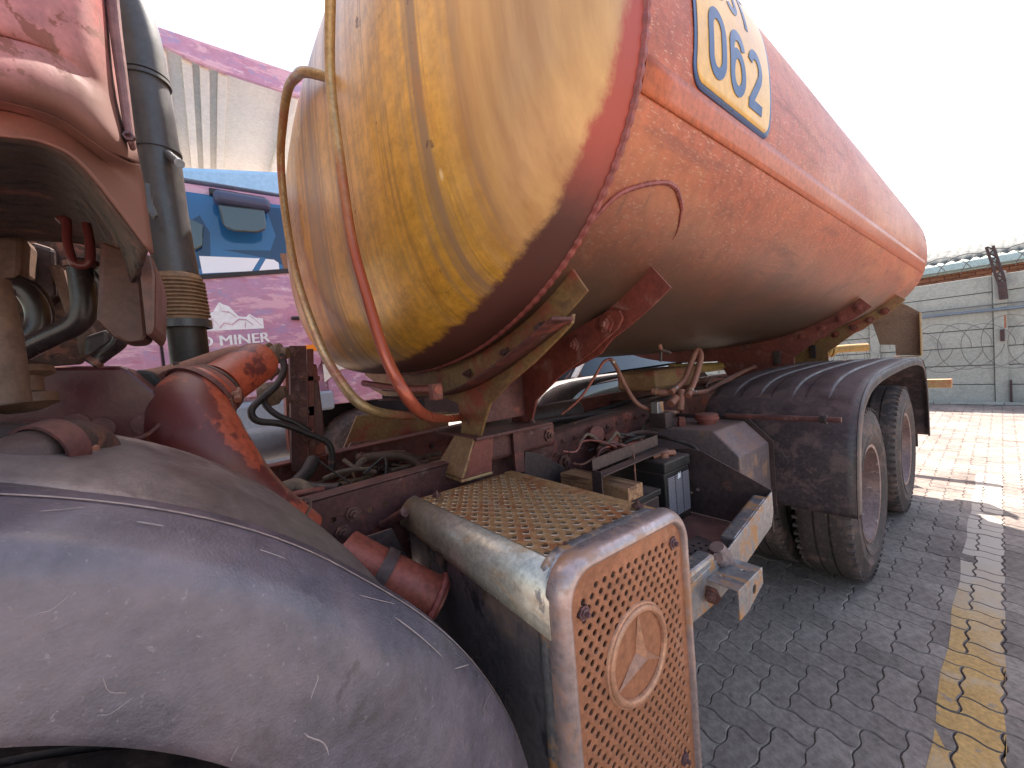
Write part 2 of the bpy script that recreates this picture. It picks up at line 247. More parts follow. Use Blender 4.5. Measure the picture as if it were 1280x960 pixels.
class MB:
    def __init__(s): s.v=[]; s.f=[]; s.n=[]; s.g=[]
    def add(s,vs,fs):
        s.n.append(len(s.v)); s.g.append(len(s.f)); n=len(s.v); s.v+= [tuple(v) for v in vs]; s.f+=[tuple(i+n for i in f) for f in fs]
    def box(s,a,b,rot=None):
        x0,y0,z0=a; x1,y1,z1=b
        vs=[Vector(p) for p in ((x0,y0,z0),(x1,y0,z0),(x1,y1,z0),(x0,y1,z0),(x0,y0,z1),(x1,y0,z1),(x1,y1,z1),(x0,y1,z1))]
        if rot is not None:
            c=(Vector(a)+Vector(b))/2; vs=[c+rot@(v-c) for v in vs]
        s.add(vs,[(0,3,2,1),(4,5,6,7),(0,1,5,4),(1,2,6,5),(2,3,7,6),(3,0,4,7)])
    def tube(s,pts,r,seg=12,cap=True,closed=False,flat=1.):
        pts=[Vector(p) for p in pts]; n=len(pts); rs=r if isinstance(r,(list,tuple)) else [r]*n
        t=(pts[1]-pts[0]).normalized(); up=Vector((0,0,1)) if abs(t.z)<.9 else Vector((1,0,0))
        u=t.cross(up).normalized(); w_=u.cross(t).normalized(); V=[]; 
        for i,p in enumerate(pts):
            if closed: tn=(pts[(i+1)%n]-pts[i-1]).normalized()
            else: tn=(pts[min(i+1,n-1)]-pts[max(i-1,0)]).normalized()
            u=(u-tn*u.dot(tn)).normalized(); w_=tn.cross(u)
            for k in range(seg):
                a=2*PI*k/seg; V.append(p+(u*math.cos(a)+w_*math.sin(a)*flat)*rs[i])
        F=[]
        for i in range(n if closed else n-1):
            j=(i+1)%n
            for k in range(seg): F.append((i*seg+k,i*seg+(k+1)%seg,j*seg+(k+1)%seg,j*seg+k))
        if cap and not closed: F.append(tuple(range(seg))[::-1]); F.append(tuple((n-1)*seg+k for k in range(seg)))
        s.add(V,F)
    def lathe(s,prof,origin,axis,seg=24,cap=True,sweep=(0,2*PI)):
        ax=Vector(axis).normalized(); up=Vector((0,0,1)) if abs(ax.z)<.9 else Vector((1,0,0))
        u=ax.cross(up).normalized(); w_=ax.cross(u); o=Vector(origin); V=[]; F=[]
        for h,r in prof:
            for k in range(seg):
                a=2*PI*k/seg; V.append(o+ax*h+(u*math.cos(a)+w_*math.sin(a))*r)
        for i in range(len(prof)-1):
            for k in range(seg): F.append((i*seg+k,i*seg+(k+1)%seg,(i+1)*seg+(k+1)%seg,(i+1)*seg+k))
        if cap:
            F.append(tuple(range(seg))[::-1]); F.append(tuple((len(prof)-1)*seg+k for k in range(seg)))
        s.add(V,F)
    def bolt(s,p,n,r=.012,h=.01):
        n=Vector(n).normalized(); s.lathe([(-.004,r*1.75),(.003,r*1.75),(.0032,r*1.1),(h,r*1.05),(h+.001,r*.6),(h+.009,r*.55)],p,n,6)
    def split(s,name,mat,parent=None,smooth=None,bevel=0):
        s.n.append(len(s.v)); s.g.append(len(s.f)); o=None
        for k in range(len(s.n)-1):
            v0,f0,v1,f1=s.n[k],s.g[k],s.n[k+1],s.g[k+1]
            me=mesh(name,s.v[v0:v1],[tuple(i-v0 for i in f) for f in s.f[f0:f1]]); fixn(me); o=finish(name,me,mat,parent,smooth,bevel)
        return o
    def build(s,name,mat,parent=None,smooth=None,bevel=0,seg=2,solid=0):
        me=mesh(name,s.v,s.f); fixn(me); return finish(name,me,mat,parent,smooth,bevel,seg,solid)
def curve(pts,n=6):
    pts=[Vector(p) for p in pts]; out=[]
    for i in range(len(pts)-1):
        p0=pts[max(i-1,0)]; p1=pts[i]; p2=pts[i+1]; p3=pts[min(i+2,len(pts)-1)]
        for k in range(n):
            t=k/n; out.append(.5*((2*p1)+(p2-p0)*t+(2*p0-5*p1+4*p2-p3)*t*t+(3*p1-p0-3*p2+p3)*t**3))
    out.append(pts[-1]); return out
CLIPPED=('orange_hose','brown_hose','brake_hose','air_hose','sandy_hose','coolant_pipe','valve_hose')
def hose(name,pts,r,mat,parent,seg=10,n=6,smooth=True):
    c=curve(pts,n) if smooth else [Vector(p) for p in pts]
    if isinstance(r,(list,tuple)):
        m=len(c); rr=[]
        for i in range(m):
            t=i/(m-1)*(len(r)-1); k=min(int(t),len(r)-2); rr.append(r[k]*(1-(t-k))+r[k+1]*(t-k))
        r=rr
    b=MB(); b.tube(c,r,seg); o=b.build(name,mat,parent,50)
    if name in CLIPPED and len(c)>6:
        for a,e in ((c[2],c[1]),(c[-3],c[-2])):
            ra=(r[2] if isinstance(r,list) else r); q=MB(); q.lathe([(-.005,ra*.98),(-.005,ra*1.18),(.005,ra*1.18),(.005,ra*.98)],a,e-a,16,cap=False); q.build('hose_clip','galv' if len(name)%2 else 'bolt',o,40)
    return o
def plate(name,outl,holes,T,mat,parent,fr,bevel=0,smooth=None):
    """flat cut plate: outline + round holes in 2D, thickness T, fr(a,b,h)->xyz"""
    pts=[Vector(p) for p in outl]; no=len(pts); edges=[(i,(i+1)%no) for i in range(no)]; rings=[list(range(no))]
    for (cx,cy,r,k) in holes:
        s=len(pts); pts+=[Vector((cx+r*math.cos(2*PI*i/k),cy+r*math.sin(2*PI*i/k))) for i in range(k)]
        edges+=[(s+i,s+(i+1)%k) for i in range(k)]; rings.append(list(range(s,s+k)))
    V2,E2,F2,ov,oe,of=delaunay_2d_cdt(pts,edges,[],1,1e-6)
    F=[]
    for f in F2:
        c=sum((V2[i] for i in f),Vector((0,0)))/len(f)
        if any((c.x-cx)**2+(c.y-cy)**2<(r*.98)**2*math.cos(PI/k)**2 for cx,cy,r,k in holes): continue
        F.append(tuple(f))
    n=len(V2); V=[fr(v.x,v.y,0) for v in V2]+[fr(v.x,v.y,-T) for v in V2]
    FF=list(F)+[tuple(i+n for i in f[::-1]) for f in F]
    cnt={}
    for f in F:
        for i in range(len(f)):
            a,b=f[i],f[(i+1)%len(f)]; cnt[(a,b)]=1
    for (a,b) in list(cnt):
        if (b,a) not in cnt: FF.append((b,a,a+n,b+n))
    me=mesh(name,V,FF); fixn(me); return finish(name,me,mat,parent,smooth,bevel)
def inside(q,poly):
    c=False; n=len(poly)
    for i in range(n):
        a=poly[i]; b=poly[i-1]
        if (a[1]>q[1])!=(b[1]>q[1]) and q[0]<(b[0]-a[0])*(q[1]-a[1])/(b[1]-a[1])+a[0]: c=not c
    return c
def plX(name,x,uv,T,mat,parent,holes=(),bevel=.0015,raw=False):
    o=[(p[0],p[1]) for p in uv] if raw else [(P(u,v,x=x).y,P(u,v,x=x).z) for u,v in uv]
    hs=[(h[0],h[1],h[2],12) if raw else (P(h[0],h[1],x=x).y,P(h[0],h[1],x=x).z,h[2],12) for h in holes]
    return plate(name,o,hs,T,mat,parent,lambda a,b,h:(x+h,a,b),bevel)
def plY(name,y,uv,T,mat,parent,holes=(),bevel=.0015,raw=False):
    o=[(p[0],p[1]) for p in uv] if raw else [(P(u,v,y=y).x,P(u,v,y=y).z) for u,v in uv]
    hs=[(h[0],h[1],h[2],12) if raw else (P(h[0],h[1],y=y).x,P(h[0],h[1],y=y).z,h[2],12) for h in holes]
    return plate(name,o,hs,T,mat,parent,lambda a,b,h:(a,y-h,b),bevel)
def bx(name,a,b,mat,parent,bevel=.003,rot=None,seg=2):
    m=MB(); m.box(tuple(min(p,q) for p,q in zip(a,b)),tuple(max(p,q) for p,q in zip(a,b)),rot); return m.build(name,mat,parent,None,bevel,seg)
def empty(name,loc,label,cat,group=None):
    o=D.objects.new(name,None); COL.objects.link(o); o.location=loc; o['label']=label; o['category']=cat
    if group: o['group']=group
    return o
def tag(o,label,cat,group=None):
    o['label']=label; o['category']=cat
    if group: o['group']=group
    return o
def kids(root):   # parts were modelled in world space: keep them there under an empty that stands elsewhere
    L=Vector(root.location); 
    for c in [o for o in D.objects if o.parent==root]: c.location=c.location-L
def text(name,s,size,mat,parent,fr,extr=.001,bold=.0,sx=1.,align='LEFT'):
    c=D.curves.new(name,'FONT'); c.body=s; c.size=size; c.offset=bold; c.align_x=align; c.resolution_u=4
    o=D.objects.new(name,c); COL.objects.link(o); bpy.context.view_layer.update()
    me=D.meshes.new_from_object(o.evaluated_get(bpy.context.evaluated_depsgraph_get())); D.objects.remove(o); D.curves.remove(c)
    for v in me.vertices: v.co=Vector(fr(v.co.x*sx,v.co.y,extr))
    me.materials.clear(); me.name=name; return finish(name,me,mat,parent)
# ================================================================== GROUND
g=MB(); g.add([(-60,-40,-.012),(60,-40,-.012),(60,90,-.012),(-60,90,-.012)],[(0,1,2,3)])
ground=g.build('ground','grout'); ground['kind']='structure'
U=.108                       # half a paver
def wave(t,s): return s*.0085*math.sin(2*PI*t)
NS=6
def edge(p,q):
    """unit lattice edge -> zigzag polyline (without last point); same curve for both neighbours"""
    fl=p>q; a,b=(q,p) if fl else (p,q); a=Vector(a); b=Vector(b); d=b-a; n=Vector((-d.y,d.x))
    horiz=abs(d.x)>.5
    pts=[a+d*(k/NS)+n*(wave(k/NS,1)/U) for k in range(NS+1)]
    if not horiz: pts=[a+d*(k/NS)+n*((0,-.6,-.75,0,.75,.6,0)[k]*.0080/U) for k in range(NS+1)]
    if fl: pts=pts[::-1]
    return pts[:-1]
def paver_poly(cells):
    (w_,h_)=cells; L=[(i,0) for i in range(w_)]+[(w_,j) for j in range(h_)]+[(w_-i,h_) for i in range(w_)]+[(0,h_-j) for j in range(h_)]
    out=[]
    for k in range(len(L)): out+=edge(L[k],L[(k+1)%len(L)])
    return [p*U for p in out]
def inset(poly,d):
    n=len(poly); o=[]
    for i in range(n):
        a,b,c=poly[i-1],poly[i],poly[(i+1)%n]; e1=(b-a).normalized(); e2=(c-b).normalized(); nn=(Vector((-e1.y,e1.x))+Vector((-e2.y,e2.x)))
        nn=nn.normalized() if nn.length>1e-6 else Vector((0,0)); o.append(b+nn*d)
    return o
def paver_geo(cells):
    p=paver_poly(cells); a=inset(p,.0013); b=inset(p,.0048); n=len(a)
    V=[(q.x,q.y,-.014) for q in a]+[(q.x,q.y,-.004) for q in a]+[(q.x,q.y,0) for q in b]
    F=[]
    for k in range(2):
        for i in range(n): F.append((k*n+i,k*n+(i+1)%n,(k+1)*n+(i+1)%n,(k+1)*n+i))
    F.append(tuple(2*n+i for i in range(n))); return V,F,b
GEO={'h':paver_geo((2,1)),'v':paver_geo((1,2))}
PME={}
for k in 'hv':
    me=mesh('paver',GEO[k][0],GEO[k][1]); me.materials.append(MATS['paver']); PME[k]=me
XO,YO=-.02,.06
spots=[]
for i in range(-40,14):
    for j in range(-6,112):
        # 90 degree herringbone: horizontals start where (i-j)%4==0, verticals where (i-j)%4==3 pattern
        s=(i-j)%4
        if s==0: spots.append(('h',i,j))
        if s==3: spots.append(('v',i,j))
def vis(k,i,j):
    x=XO+(i+(1 if k=='h' else .5))*U; y=YO+(j+(.5 if k=='h' else 1))*U
    c=Vector((x,y,-H)); d=Vector((RX.x*x+RY.x*y+RZ.x*-H,RX.y*x+RY.y*y+RZ.y*-H,RX.z*x+RY.z*y+RZ.z*-H))
    if d.z>-.1: return None
    u=640-FPX*d.x/d.z; v=480+FPX*d.y/d.z
    return u,v,x,y,c.length
cand=[]
for k,i,j in spots:
    q=vis(k,i,j)
    if q is None: continue
    u,v,x,y,dist=q
    seen=(700<u<1310 and 560<v<985) or (1140<u<1310 and 500<v<570)
    cand.append((0 if seen and not(u<870 and v>640 and u<860) else 1,dist,k,i,j,x,y))
cand.sort(); far=MB(); polys=[]
for n_,(s,dist,k,i,j,x,y) in enumerate(cand):
    z=random.uniform(-.0022,.0012); px,py=XO+i*U,YO+j*U
    if n_<300 and s==0:
        o=D.objects.new('paver',PME[k]); COL.objects.link(o); o.parent=ground; o.location=(px,py,z); o.rotation_euler=(random.uniform(-.007,.007),random.uniform(-.007,.007),random.uniform(-.006,.006))
    elif y>-1 and y<11.4 and x>-4.6: far.add([(v[0]+px,v[1]+py,v[2]+z) for v in GEO[k][0]],GEO[k][1])
    polys.append((k,px,py,z))
fo=far.build('paver','paver',ground); fo['kind']='stuff'
# painted line: clipped onto each paver it crosses
def clip(poly,f):
    o=[]
    for i in range(len(poly)):
        a=poly[i-1]; b=poly[i]; fa,fb=f(a),f(b)
        if (fa>=0)!=(fb>=0): o.append(a+(b-a)*(fa/(fa-fb)))
        if fb>=0: o.append(b)
    return o
lm=MB()
for k,px,py,z in polys:
    if py>5.9 or py<-1: continue
    po=[Vector((q.x+px,q.y+py)) for q in GEO[k][2]]
    po=clip(po,lambda p:p.x+.182+.006*math.sin(p.y*9)); 
    if len(po)>2: po=clip(po,lambda p:-.018-p.x+.004*math.sin(p.y*13))
    if len(po)>2: lm.add([(p.x,p.y,z+.0012) for p in po],[tuple(range(len(po)))])
lo=lm.build('painted_line','line_yellow'); lo['kind']='structure'; lo['label']='worn yellow painted line on the grey pavers'
# ================================================================== TANKER TRUCK
T=empty('tanker_truck',(-1.713,2.5,0),'dusty red tanker lorry with brass-coloured tank front filling the photo','tanker lorry')
TA,TB,XC,ZC,YS,TD,TN,TM=1.3,.745,-1.713,2.21,.73,.345,3.2,2.3
def sp(x,n): return math.copysign(abs(x)**n,x)
def sect(t,k=1.,off=0.):
    c,s=sp(math.cos(t),2/TM),sp(math.sin(t),2/TM)
    p=Vector((TA*c*k,TB*s*k))
    if off:
        n=Vector((sp(c,TM-1)/TA,sp(s,TM-1)/TB)).normalized(); p+=n*off
    return XC+p.x,ZC+p.y
def t_of_z(z):
    q=(z-ZC)/TB; return math.asin(sp(abs(q)**(TM/2),1)*(1 if q>=0 else -1))
NT=144
YE=5.25
def rings(prof,off=0):
    V=[];F=[]
    for y,k in prof:
        for i in range(NT):
            x,z=sect(2*PI*i/NT,k,off+(.0012*math.sin(y*3.1+i*.21)*math.sin(y*1.7-i*.13) if off==0 and k==1 else 0)); V.append((x,y,z))
    for r in range(len(prof)-1):
        for i in range(NT): F.append((r*NT+i,r*NT+(i+1)%NT,(r+1)*NT+(i+1)%NT,(r+1)*NT+i))
    return V,F
def domep(y0,d,n,k0=26):
    o=[]
    for i in range(k0+1):
        a=PI/2*i/k0; o.append((y0+d*math.sin(a)**(2/n) if i else y0, max(.002,abs(math.cos(a))**(2/n))))
    return o
V,F=rings([(YS+(YE-YS)*i/24,1) for i in range(25)]+domep(YE,.33,3.0)[1:])
b=MB(); b.add(V,F); shell=b.build('tank_shell','tank_red',T,60)
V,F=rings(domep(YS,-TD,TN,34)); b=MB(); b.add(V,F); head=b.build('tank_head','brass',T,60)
# weld bead at the seam: overlapping ripples
b=MB(); pts=[]
NB=900
for i in range(NB):
    x,z=sect(2*PI*i/NB,1,.0005); pts.append((x,YS,z))
b.tube(pts,[.0085+.0016*(abs((i%5)-2)-1) for i in range(NB)],6,closed=True); b.build('weld_seam','weld',shell,50)
# lap weld of the patch plate behind the seam
lap=[(.735,1.778),(.775,1.825),(.84,1.853),(.923,1.873),(.975,1.872),(1.006,1.861),(1.045,1.842),(1.059,1.828),(1.085,1.80),(1.091,1.78)]
pp=[]
for c in curve([Vector((a,b_,0)) for a,b_ in lap],10):
    x,z=sect(t_of_z(c.y),1,.0015); pp.append((x,c.x,z))
b=MB(); b.tube(pp,[(.0048+.0012*(i%3))*max(.15,min(1,2.6*(1-i/len(pp)))) for i in range(len(pp))],6); b.build('patch_weld','weld',shell,50)
def wrapstrip(name,pts,wd,mat,parent,off,th=.002):
    """ribbon following a path (y,z) on the flank of the tank"""
    b=MB(); V=[];F=[]; n=len(pts)
    for i in range(n):
        a=Vector(pts[max(i-1,0)]); c=Vector(pts[min(i+1,n-1)]); d=(c-a).normalized(); nn=Vector((-d.y,d.x))*wd/2
        for s in (1,-1):
            q=Vector(pts[i])+nn*s; x,z=sect(t_of_z(q.y),1,off); V.append((x,q.x,z))
    F=[(2*i,2*i+1,2*i+3,2*i+2) for i in range(n-1)]; b.add(V,F); return b
def flank(y,z,off):
    x,zz=sect(t_of_z(z),1,off); return (x,y,zz)
def patchgrid(name,fn,mat,parent,off,ny=24,nz=24):
    b=MB(); V=[flank(*fn(i/ny,j/nz),off) for i in range(ny+1) for j in range(nz+1)]
    b.add(V,[(i*(nz+1)+j,(i+1)*(nz+1)+j,(i+1)*(nz+1)+j+1,i*(nz+1)+j+1) for i in range(ny) for j in range(nz)])
    return b.build(name,mat,parent,60,solid=.001)
patchgrid('reflective_stripe',lambda s,t:(YS+.012+(YE-YS-.02)*s,(1.988+.012*s)+(.064+.03*s)*t),'stripe_orange',shell,.0022,40,4)
# number plate
def rrect(s,t,y0,y1,z0,z1,r):
    # square -> rounded rectangle, keeps a grid
    y=y0+(y1-y0)*s; z=z0+(z1-z0)*t
    dy=min(y-y0,y1-y)
    if dy<r:
        k=r-math.sqrt(max(0,r*r-(r-dy)**2)); zc=(z0+z1)/2; z=zc+(z-zc)*((z1-z0)/2-k)/((z1-z0)/2)
    return y,z
def rr(s): return .5-.5*math.cos(PI*s)
pb=patchgrid('number_panel',lambda s,t:rrect(rr(s),t,.915,1.378,2.058,2.445,.045),'sign_blue',T,.0035,40,24)
patchgrid('yellow_field',lambda s,t:rrect(rr(s),t,.929,1.364,2.072,2.431,.035),'sign_yellow',pb,.0046,40,24)
def glyph(paths,wd):
    m=MB()
    for p in paths:
        n=len(p); V=[]
        for i in range(n):
            a=Vector(p[max(i-1,0)]); c=Vector(p[min(i+1,n-1)]); d=(c-a).normalized(); nn=Vector((-d.y,d.x))*wd/2
            for s in (1,-1):
                q=Vector(p[i])+nn*s; V.append(flank(q.x,q.y,.0058))
        m.add(V,[(2*i,2*i+1,2*i+3,2*i+2) for i in range(n-1)])
    m.build('character','sign_blue',pb,None,solid=.0006)
def arc(cy,cz,ry,rz,a0,a1,n=28): return [(cy+ry*math.cos(R(a0+(a1-a0)*i/n)),cz+rz*math.sin(R(a0+(a1-a0)*i/n))) for i in range(n+1)]
def lin(a,b,n=8): return [(a[0]+(b[0]-a[0])*i/n,a[1]+(b[1]-a[1])*i/n) for i in range(n+1)]
W=.025
zb,zt=2.103,2.262
hy=.034
c0=1.027; r_=hy; zu=zt-.05; zl=zb+.05
glyph([arc(c0,zu,r_,.05-W/2,180,0)[::-1][::-1]+lin((c0+r_,zu),(c0+r_,zl))[1:]+arc(c0,zl,r_,.05-W/2,0,-180)[1:]+lin((c0-r_,zl),(c0-r_,zu))[1:]],W)
c6=1.142
glyph([arc(c6,zu,r_,.05-W/2,15,180)+lin((c6-r_,zu),(c6-r_,zl))[1:]+arc(c6,zl,r_,.05-W/2,180,360)[1:]+arc(c6,zl+.004,r_,.048,0,175)[1:]],W)
c2=1.257
glyph([arc(c2,zu+.002,r_,.048-W/2,165,-25)+lin((c2+r_*.9,zu-.018),(c2-r_+.004,zb+W/2+.006),12)[1:],lin((c2-r_-.010,zb+W/2),(c2+r_+.012,zb+W/2))],W)
# upper row JJT
z1,z2=2.308,2.42; W2=.019
for cj in (1.065,1.142): glyph([arc(cj,z1+.03,.024,.03-W2/2,200,360)+lin((cj+.024,z1+.03),(cj+.024,z2))[1:]],W2)
glyph([lin((1.222,z1-.006),(1.222,z2)),lin((1.185,z2-W2/2),(1.259,z2-W2/2))],W2)
# vent pipes down the front of the head
def headpt(x,z,gap):
    # y of the head surface at x,z
    q=(abs((x-XC)/TA)**TM+abs((z-ZC)/TB)**TM)**(1/TM)
    return YS-TD*max(0,1-q**TN)**(1/TN)-gap if q<1 else YS-gap
def hp(u,v,gap=.035):
    y=.33
    for _ in range(12):
        p=P(u,v,y=y); y=.5*y+.5*max(.25,headpt(p.x,p.z,gap)) if p.z>1.45 else y
    return P(u,v,y=y)
uvR=[(428,-160),(416,-70),(413,0),(413,100),(425,200),(440,300),(460,375),(480,440),(505,490)]
pr=[P(u,v,y=.335) for u,v in uvR]+[P(530,518,y=.42),P(556,523,y=.62),P(585,521,y=.84),P(605,520,y=1.0)]
hose('drain_pipe',pr,[.0135,.0135,.0135,.014,.015,.0155],'tube_right',T,16,8)
uvL=[(398,90),(384,90),(370,96),(360,112),(354,150),(351,200),(357,270),(372,350),(400,430),(428,480)]
pl=[P(u,v,y=.34) for u,v in uvL]; pl[0].y=.42
pl+=[P(455,508,y=.38),P(490,518,y=.5),P(540,520,y=.78),P(580,520,y=1.0)]
hose('drain_pipe',pl,.0165,'ochre_pipe',T,14,8)
hose('cross_pipe',[P(455,479,y=.62),P(500,486,y=.62),P(548,487,y=.62)],.016,'red_pipe',T,12,3)
bx('pipe_clip',P(540,480,y=.60),P(549,499,y=.64),'red_steel',T)
# cradles: bolted flanges that follow the belly, then stems down to the rails
def belly(t,off): x,z=sect(t,1,off); return (x,z)
def cradle(y,rimw,t0,t1,mat,name='cradle_flange',th=.008):
    out=[belly(R(a),-.004) for a in [t0+(t1-t0)*i/30 for i in range(31)]]
    low=[belly(R(a),rimw*(1 if 4<i<26 else .8)) for i,a in enumerate([t1-(t1-t0)*i/30 for i in range(31)])]
    return plY(name,y,out+low,th,mat,T,raw=True)
cradle(.775,.098,-41,-139,'cradle_steel')
cradle(1.085,.120,-38,-142,'red_steel')
b=MB()
for u,v in [(676,410),(632,441),(585,467)]:
    b.bolt(P(u,v,y=.768),(0,-1,0),.011,.016)
for u,v in [(405,453),(418,464)]: b.bolt(P(u,v,y=.768),(0,-1,0),.012,.012)
b.split('flange_bolt','bolt',T)
# T-shaped hanger behind the front flange
hang=[(716,392),(714,404),(700,420),(668,452),(635,480),(612,505),(604,530),(600,546),(576,546),(577,530),(572,505),(560,498),(520,497),(480,495),(462,485),(480,489),(540,490),(585,480),(630,455),(672,422),(700,400)]
plY('hanger_plate',.765,hang,.012,'cradle_steel',T)
b=MB(); c=[P(u,v,y=.765) for u,v in [(716,396),(700,408),(672,430),(630,461),(585,485),(540,495),(490,497)]]
c=curve(c,4); V=[];
for p in c: V+= [p,p+Vector((0,-.075,0))]
b.add(V,[(2*i,2*i+1,2*i+3,2*i+2) for i in range(len(c)-1)]); b.build('hanger_lip','mauve_steel',T,40,solid=.008)
# rear hanger
plY('hanger_plate',1.06,[(778,398),(772,410),(740,440),(700,470),(670,500),(660,545),(640,545),(640,500),(650,470),(690,430),(730,405),(760,388),(774,388)],.012,'red_steel',T)
b=MB(); b.bolt(P(757,405,y=1.05),(0,-1,0),.018,.012); b.bolt(P(716,431,y=1.05),(0,-1,0),.016,.010); b.split('flange_bolt','red_steel',T)
bx('hanger_web',(-1.30,.78,1.235),(-1.285,1.06,1.52),'mauve_steel',T)
# outrigger seat on the rail
bx('seat_top',(-1.52,.735,1.192),(-1.18,1.12,1.205),'mauve_steel',T)
bx('seat_beam',(-1.42,.80,1.085),(-1.235,1.19,1.191),'mauve_steel',T,.02,seg=3)
m=MB(); m.add([(-1.34,.735,1.20),(-1.20,.735,1.20),(-1.19,.665,1.07),(-1.40,.665,1.07),(-1.34,.747,1.20),(-1.20,.747,1.20),(-1.19,.677,1.07),(-1.40,.677,1.07)],[(0,1,2,3),(4,5,6,7),(0,1,5,4),(1,2,6,5),(2,3,7,6),(3,0,4,7)]); m.build('seat_gusset','cradle_steel',T,None,.002)
plX('seat_gusset',-1.195,[(.74,1.19),(.82,1.19),(.80,1.065),(.665,1.065)],.010,'red_steel',T,raw=True)
plX('seat_gusset',-1.215,[(.93,1.19),(.985,1.19),(.975,1.02),(.93,1.02)],.012,'mauve_steel',T,raw=True)
bx('seat_foot',(-1.42,.665,1.055),(-1.19,.80,1.065),'ochre_pipe',T,.002)
b=MB(); b.bolt((-1.23,1.14,1.14),(1,0,0),.016,.012); b.bolt((-1.36,.80,1.205),(0,0,1),.013,.01); b.bolt((-1.24,1.06,1.205),(0,0,1),.013,.01); b.split('seat_bolt','bolt',T)
# chassis rails
def rail(xw,sgn,mat):
    o=[(-.6,.80),(-.6,1.085),(.2,1.09),(1.0,1.112),(2.0,1.15),(7.0,1.16),(7.0,.86),(1.0,.82)]
    hs=[(P(u,v,x=-1.31).y,P(u,v,x=-1.31).z,.010) for u,v in [(393,658),(417,650),(463,637),(483,630),(760,604),(727,583)]]
    hs+=[(y,1.06,.012) for y in (2.0,2.2,2.4,2.6)]
    if sgn<0: hs=[]
    r=plX('chassis_rail',xw,o,.009,mat,T,hs,raw=True,bevel=0)
    m=MB(); top=[(-.6,1.085),(.2,1.09),(1.0,1.112),(2.0,1.15),(7.0,1.16)]
    for (ya,za),(yb,zb_) in zip(top[:-1],top[1:]):
        x0,x1=(xw-sgn*.075,xw+.0) if sgn>0 else (xw-.009,xw+.075)
        m.add([(x0,ya,za-.006),(x1,ya,za-.006),(x1,yb,zb_-.006),(x0,yb,zb_-.006),(x0,ya,za+.004),(x1,ya,za+.004),(x1,yb,zb_+.004),(x0,yb,zb_+.004)],[(0,1,2,3),(4,5,6,7),(0,1,5,4),(1,2,6,5),(2,3,7,6),(3,0,4,7)])
    m.build('rail_flange',mat,r,None,.003); return r
near=rail(-1.31,1,'mauve_steel'); farr=rail(-2.12,-1,'red_steel')
b=MB()
for u,v in [(442,642),(429,665),(680,590),(662,572),(681,609),(712,566),(696,569),(725,561),(738,556),(751,551),(706,577),(647,588)]:
    b.bolt(P(u,v,x=-1.305),(1,0,0),.015 if u<450 or v>585 else .008,.012 if u<450 else .008)
for y in (1.9,2.05,2.3): b.bolt((-1.305,y,1.0),(1,0,0),.012,.01)
b.split('rail_bolt','bolt',near)
hose('rail_eyelet',[P(478,657,x=-1.28),P(490,650,x=-1.24),P(506,640,x=-1.18)],.016,'mauve_steel',T)
b=MB()
for k in range(9):
    b.bolt((-1.305,1.30+.085*k,1.075+.004*k),(1,0,0),.007,.007)
    if k%2==0: b.bolt((-1.305,1.33+.085*k,.93),(1,0,0),.009,.008)
b.split('rail_rivet','bolt',near)
b=MB()
for k in range(14): b.bolt((-2.105,-.1+.11*k,1.02-.05*(k%2)),(1,0,0),.009,.008)
b.split('rail_rivet','bolt_dark',farr)
for (x,z,r_,mt) in ((-1.52,1.06,.018,'black_rubber'),(-1.60,1.03,.012,'hose_orange'),(-1.72,1.09,.022,'dark_steel'),(-1.95,1.07,.016,'black_rubber'),(-1.46,1.10,.010,'hose_dusty')):
    hose('brake_line',[(x+.03*math.sin(y*2.3+x*9),y,z+.02*math.sin(y*3.1+x*20)) for y in (1.1,1.5,1.9,2.3,2.7,3.2,3.8)],r_,mt,T,10,4)
b=MB(); b.lathe([(-.02,.03),(0,.075),(.02,.085),(.50,.085),(.52,.075),(.54,.03)],(-1.88,1.5,1.10),(0,1,0),26); b.build('air_tank','dark_steel',T,40)
for k in range(5): hose('loose_cable',[(-1.40,1.15+.22*k,1.06),(-1.36,1.22+.22*k,1.13),(-1.42,1.30+.22*k,1.11),(-1.5,1.36+.22*k,1.05)],.006,('black_rubber','hose_orange','hose_dusty')[k%3],T,8,5)
# inner ladder frame: cross members
for y in (1.55,2.7,4.4,6.6): bx('cross_member',(-2.11,y,.92),(-1.32,y+.12,1.08),'dark_steel',T)
bx('gearbox_cover',(-2.05,-.25,.72),(-1.40,.95,.93),'clutter',T,.04)
# clutter on top of the gearbox
rnd=random.Random(3); b=MB()
for i in range(420):
    x=rnd.uniform(-2.02,-1.42); y=rnd.uniform(.12,.95); s=rnd.uniform(.006,.036); z=.93+rnd.uniform(-.005,.03)
    b.box((x-s,y-s*1.3,z-s*.5),(x+s,y+s*1.3,z+s*.5),Matrix.Rotation(rnd.uniform(0,3),3,'Z')@Matrix.Rotation(rnd.uniform(-.4,.4),3,'X'))
q=b.build('dirt_lumps','clutter',T,None,.004); q['kind']='stuff'
r6=random.Random(21)
for k in range(26):
    x=r6.uniform(-2.0,-1.45); y=r6.uniform(.05,.85); z=.95+r6.uniform(0,.05); pts=[(x,y,z)]
    for q in range(4):
        x=min(-1.42,max(-2.05,x+r6.uniform(-.14,.14))); y+=r6.uniform(-.04,.16); z=.955+r6.uniform(0,.07); pts.append((x,y,z))
    hose('loose_cable',pts,r6.choice((.004,.006,.009,.012)),r6.choice(('hose_dusty','black_rubber','clutter','hose_orange','black_rubber')),T,7,4)
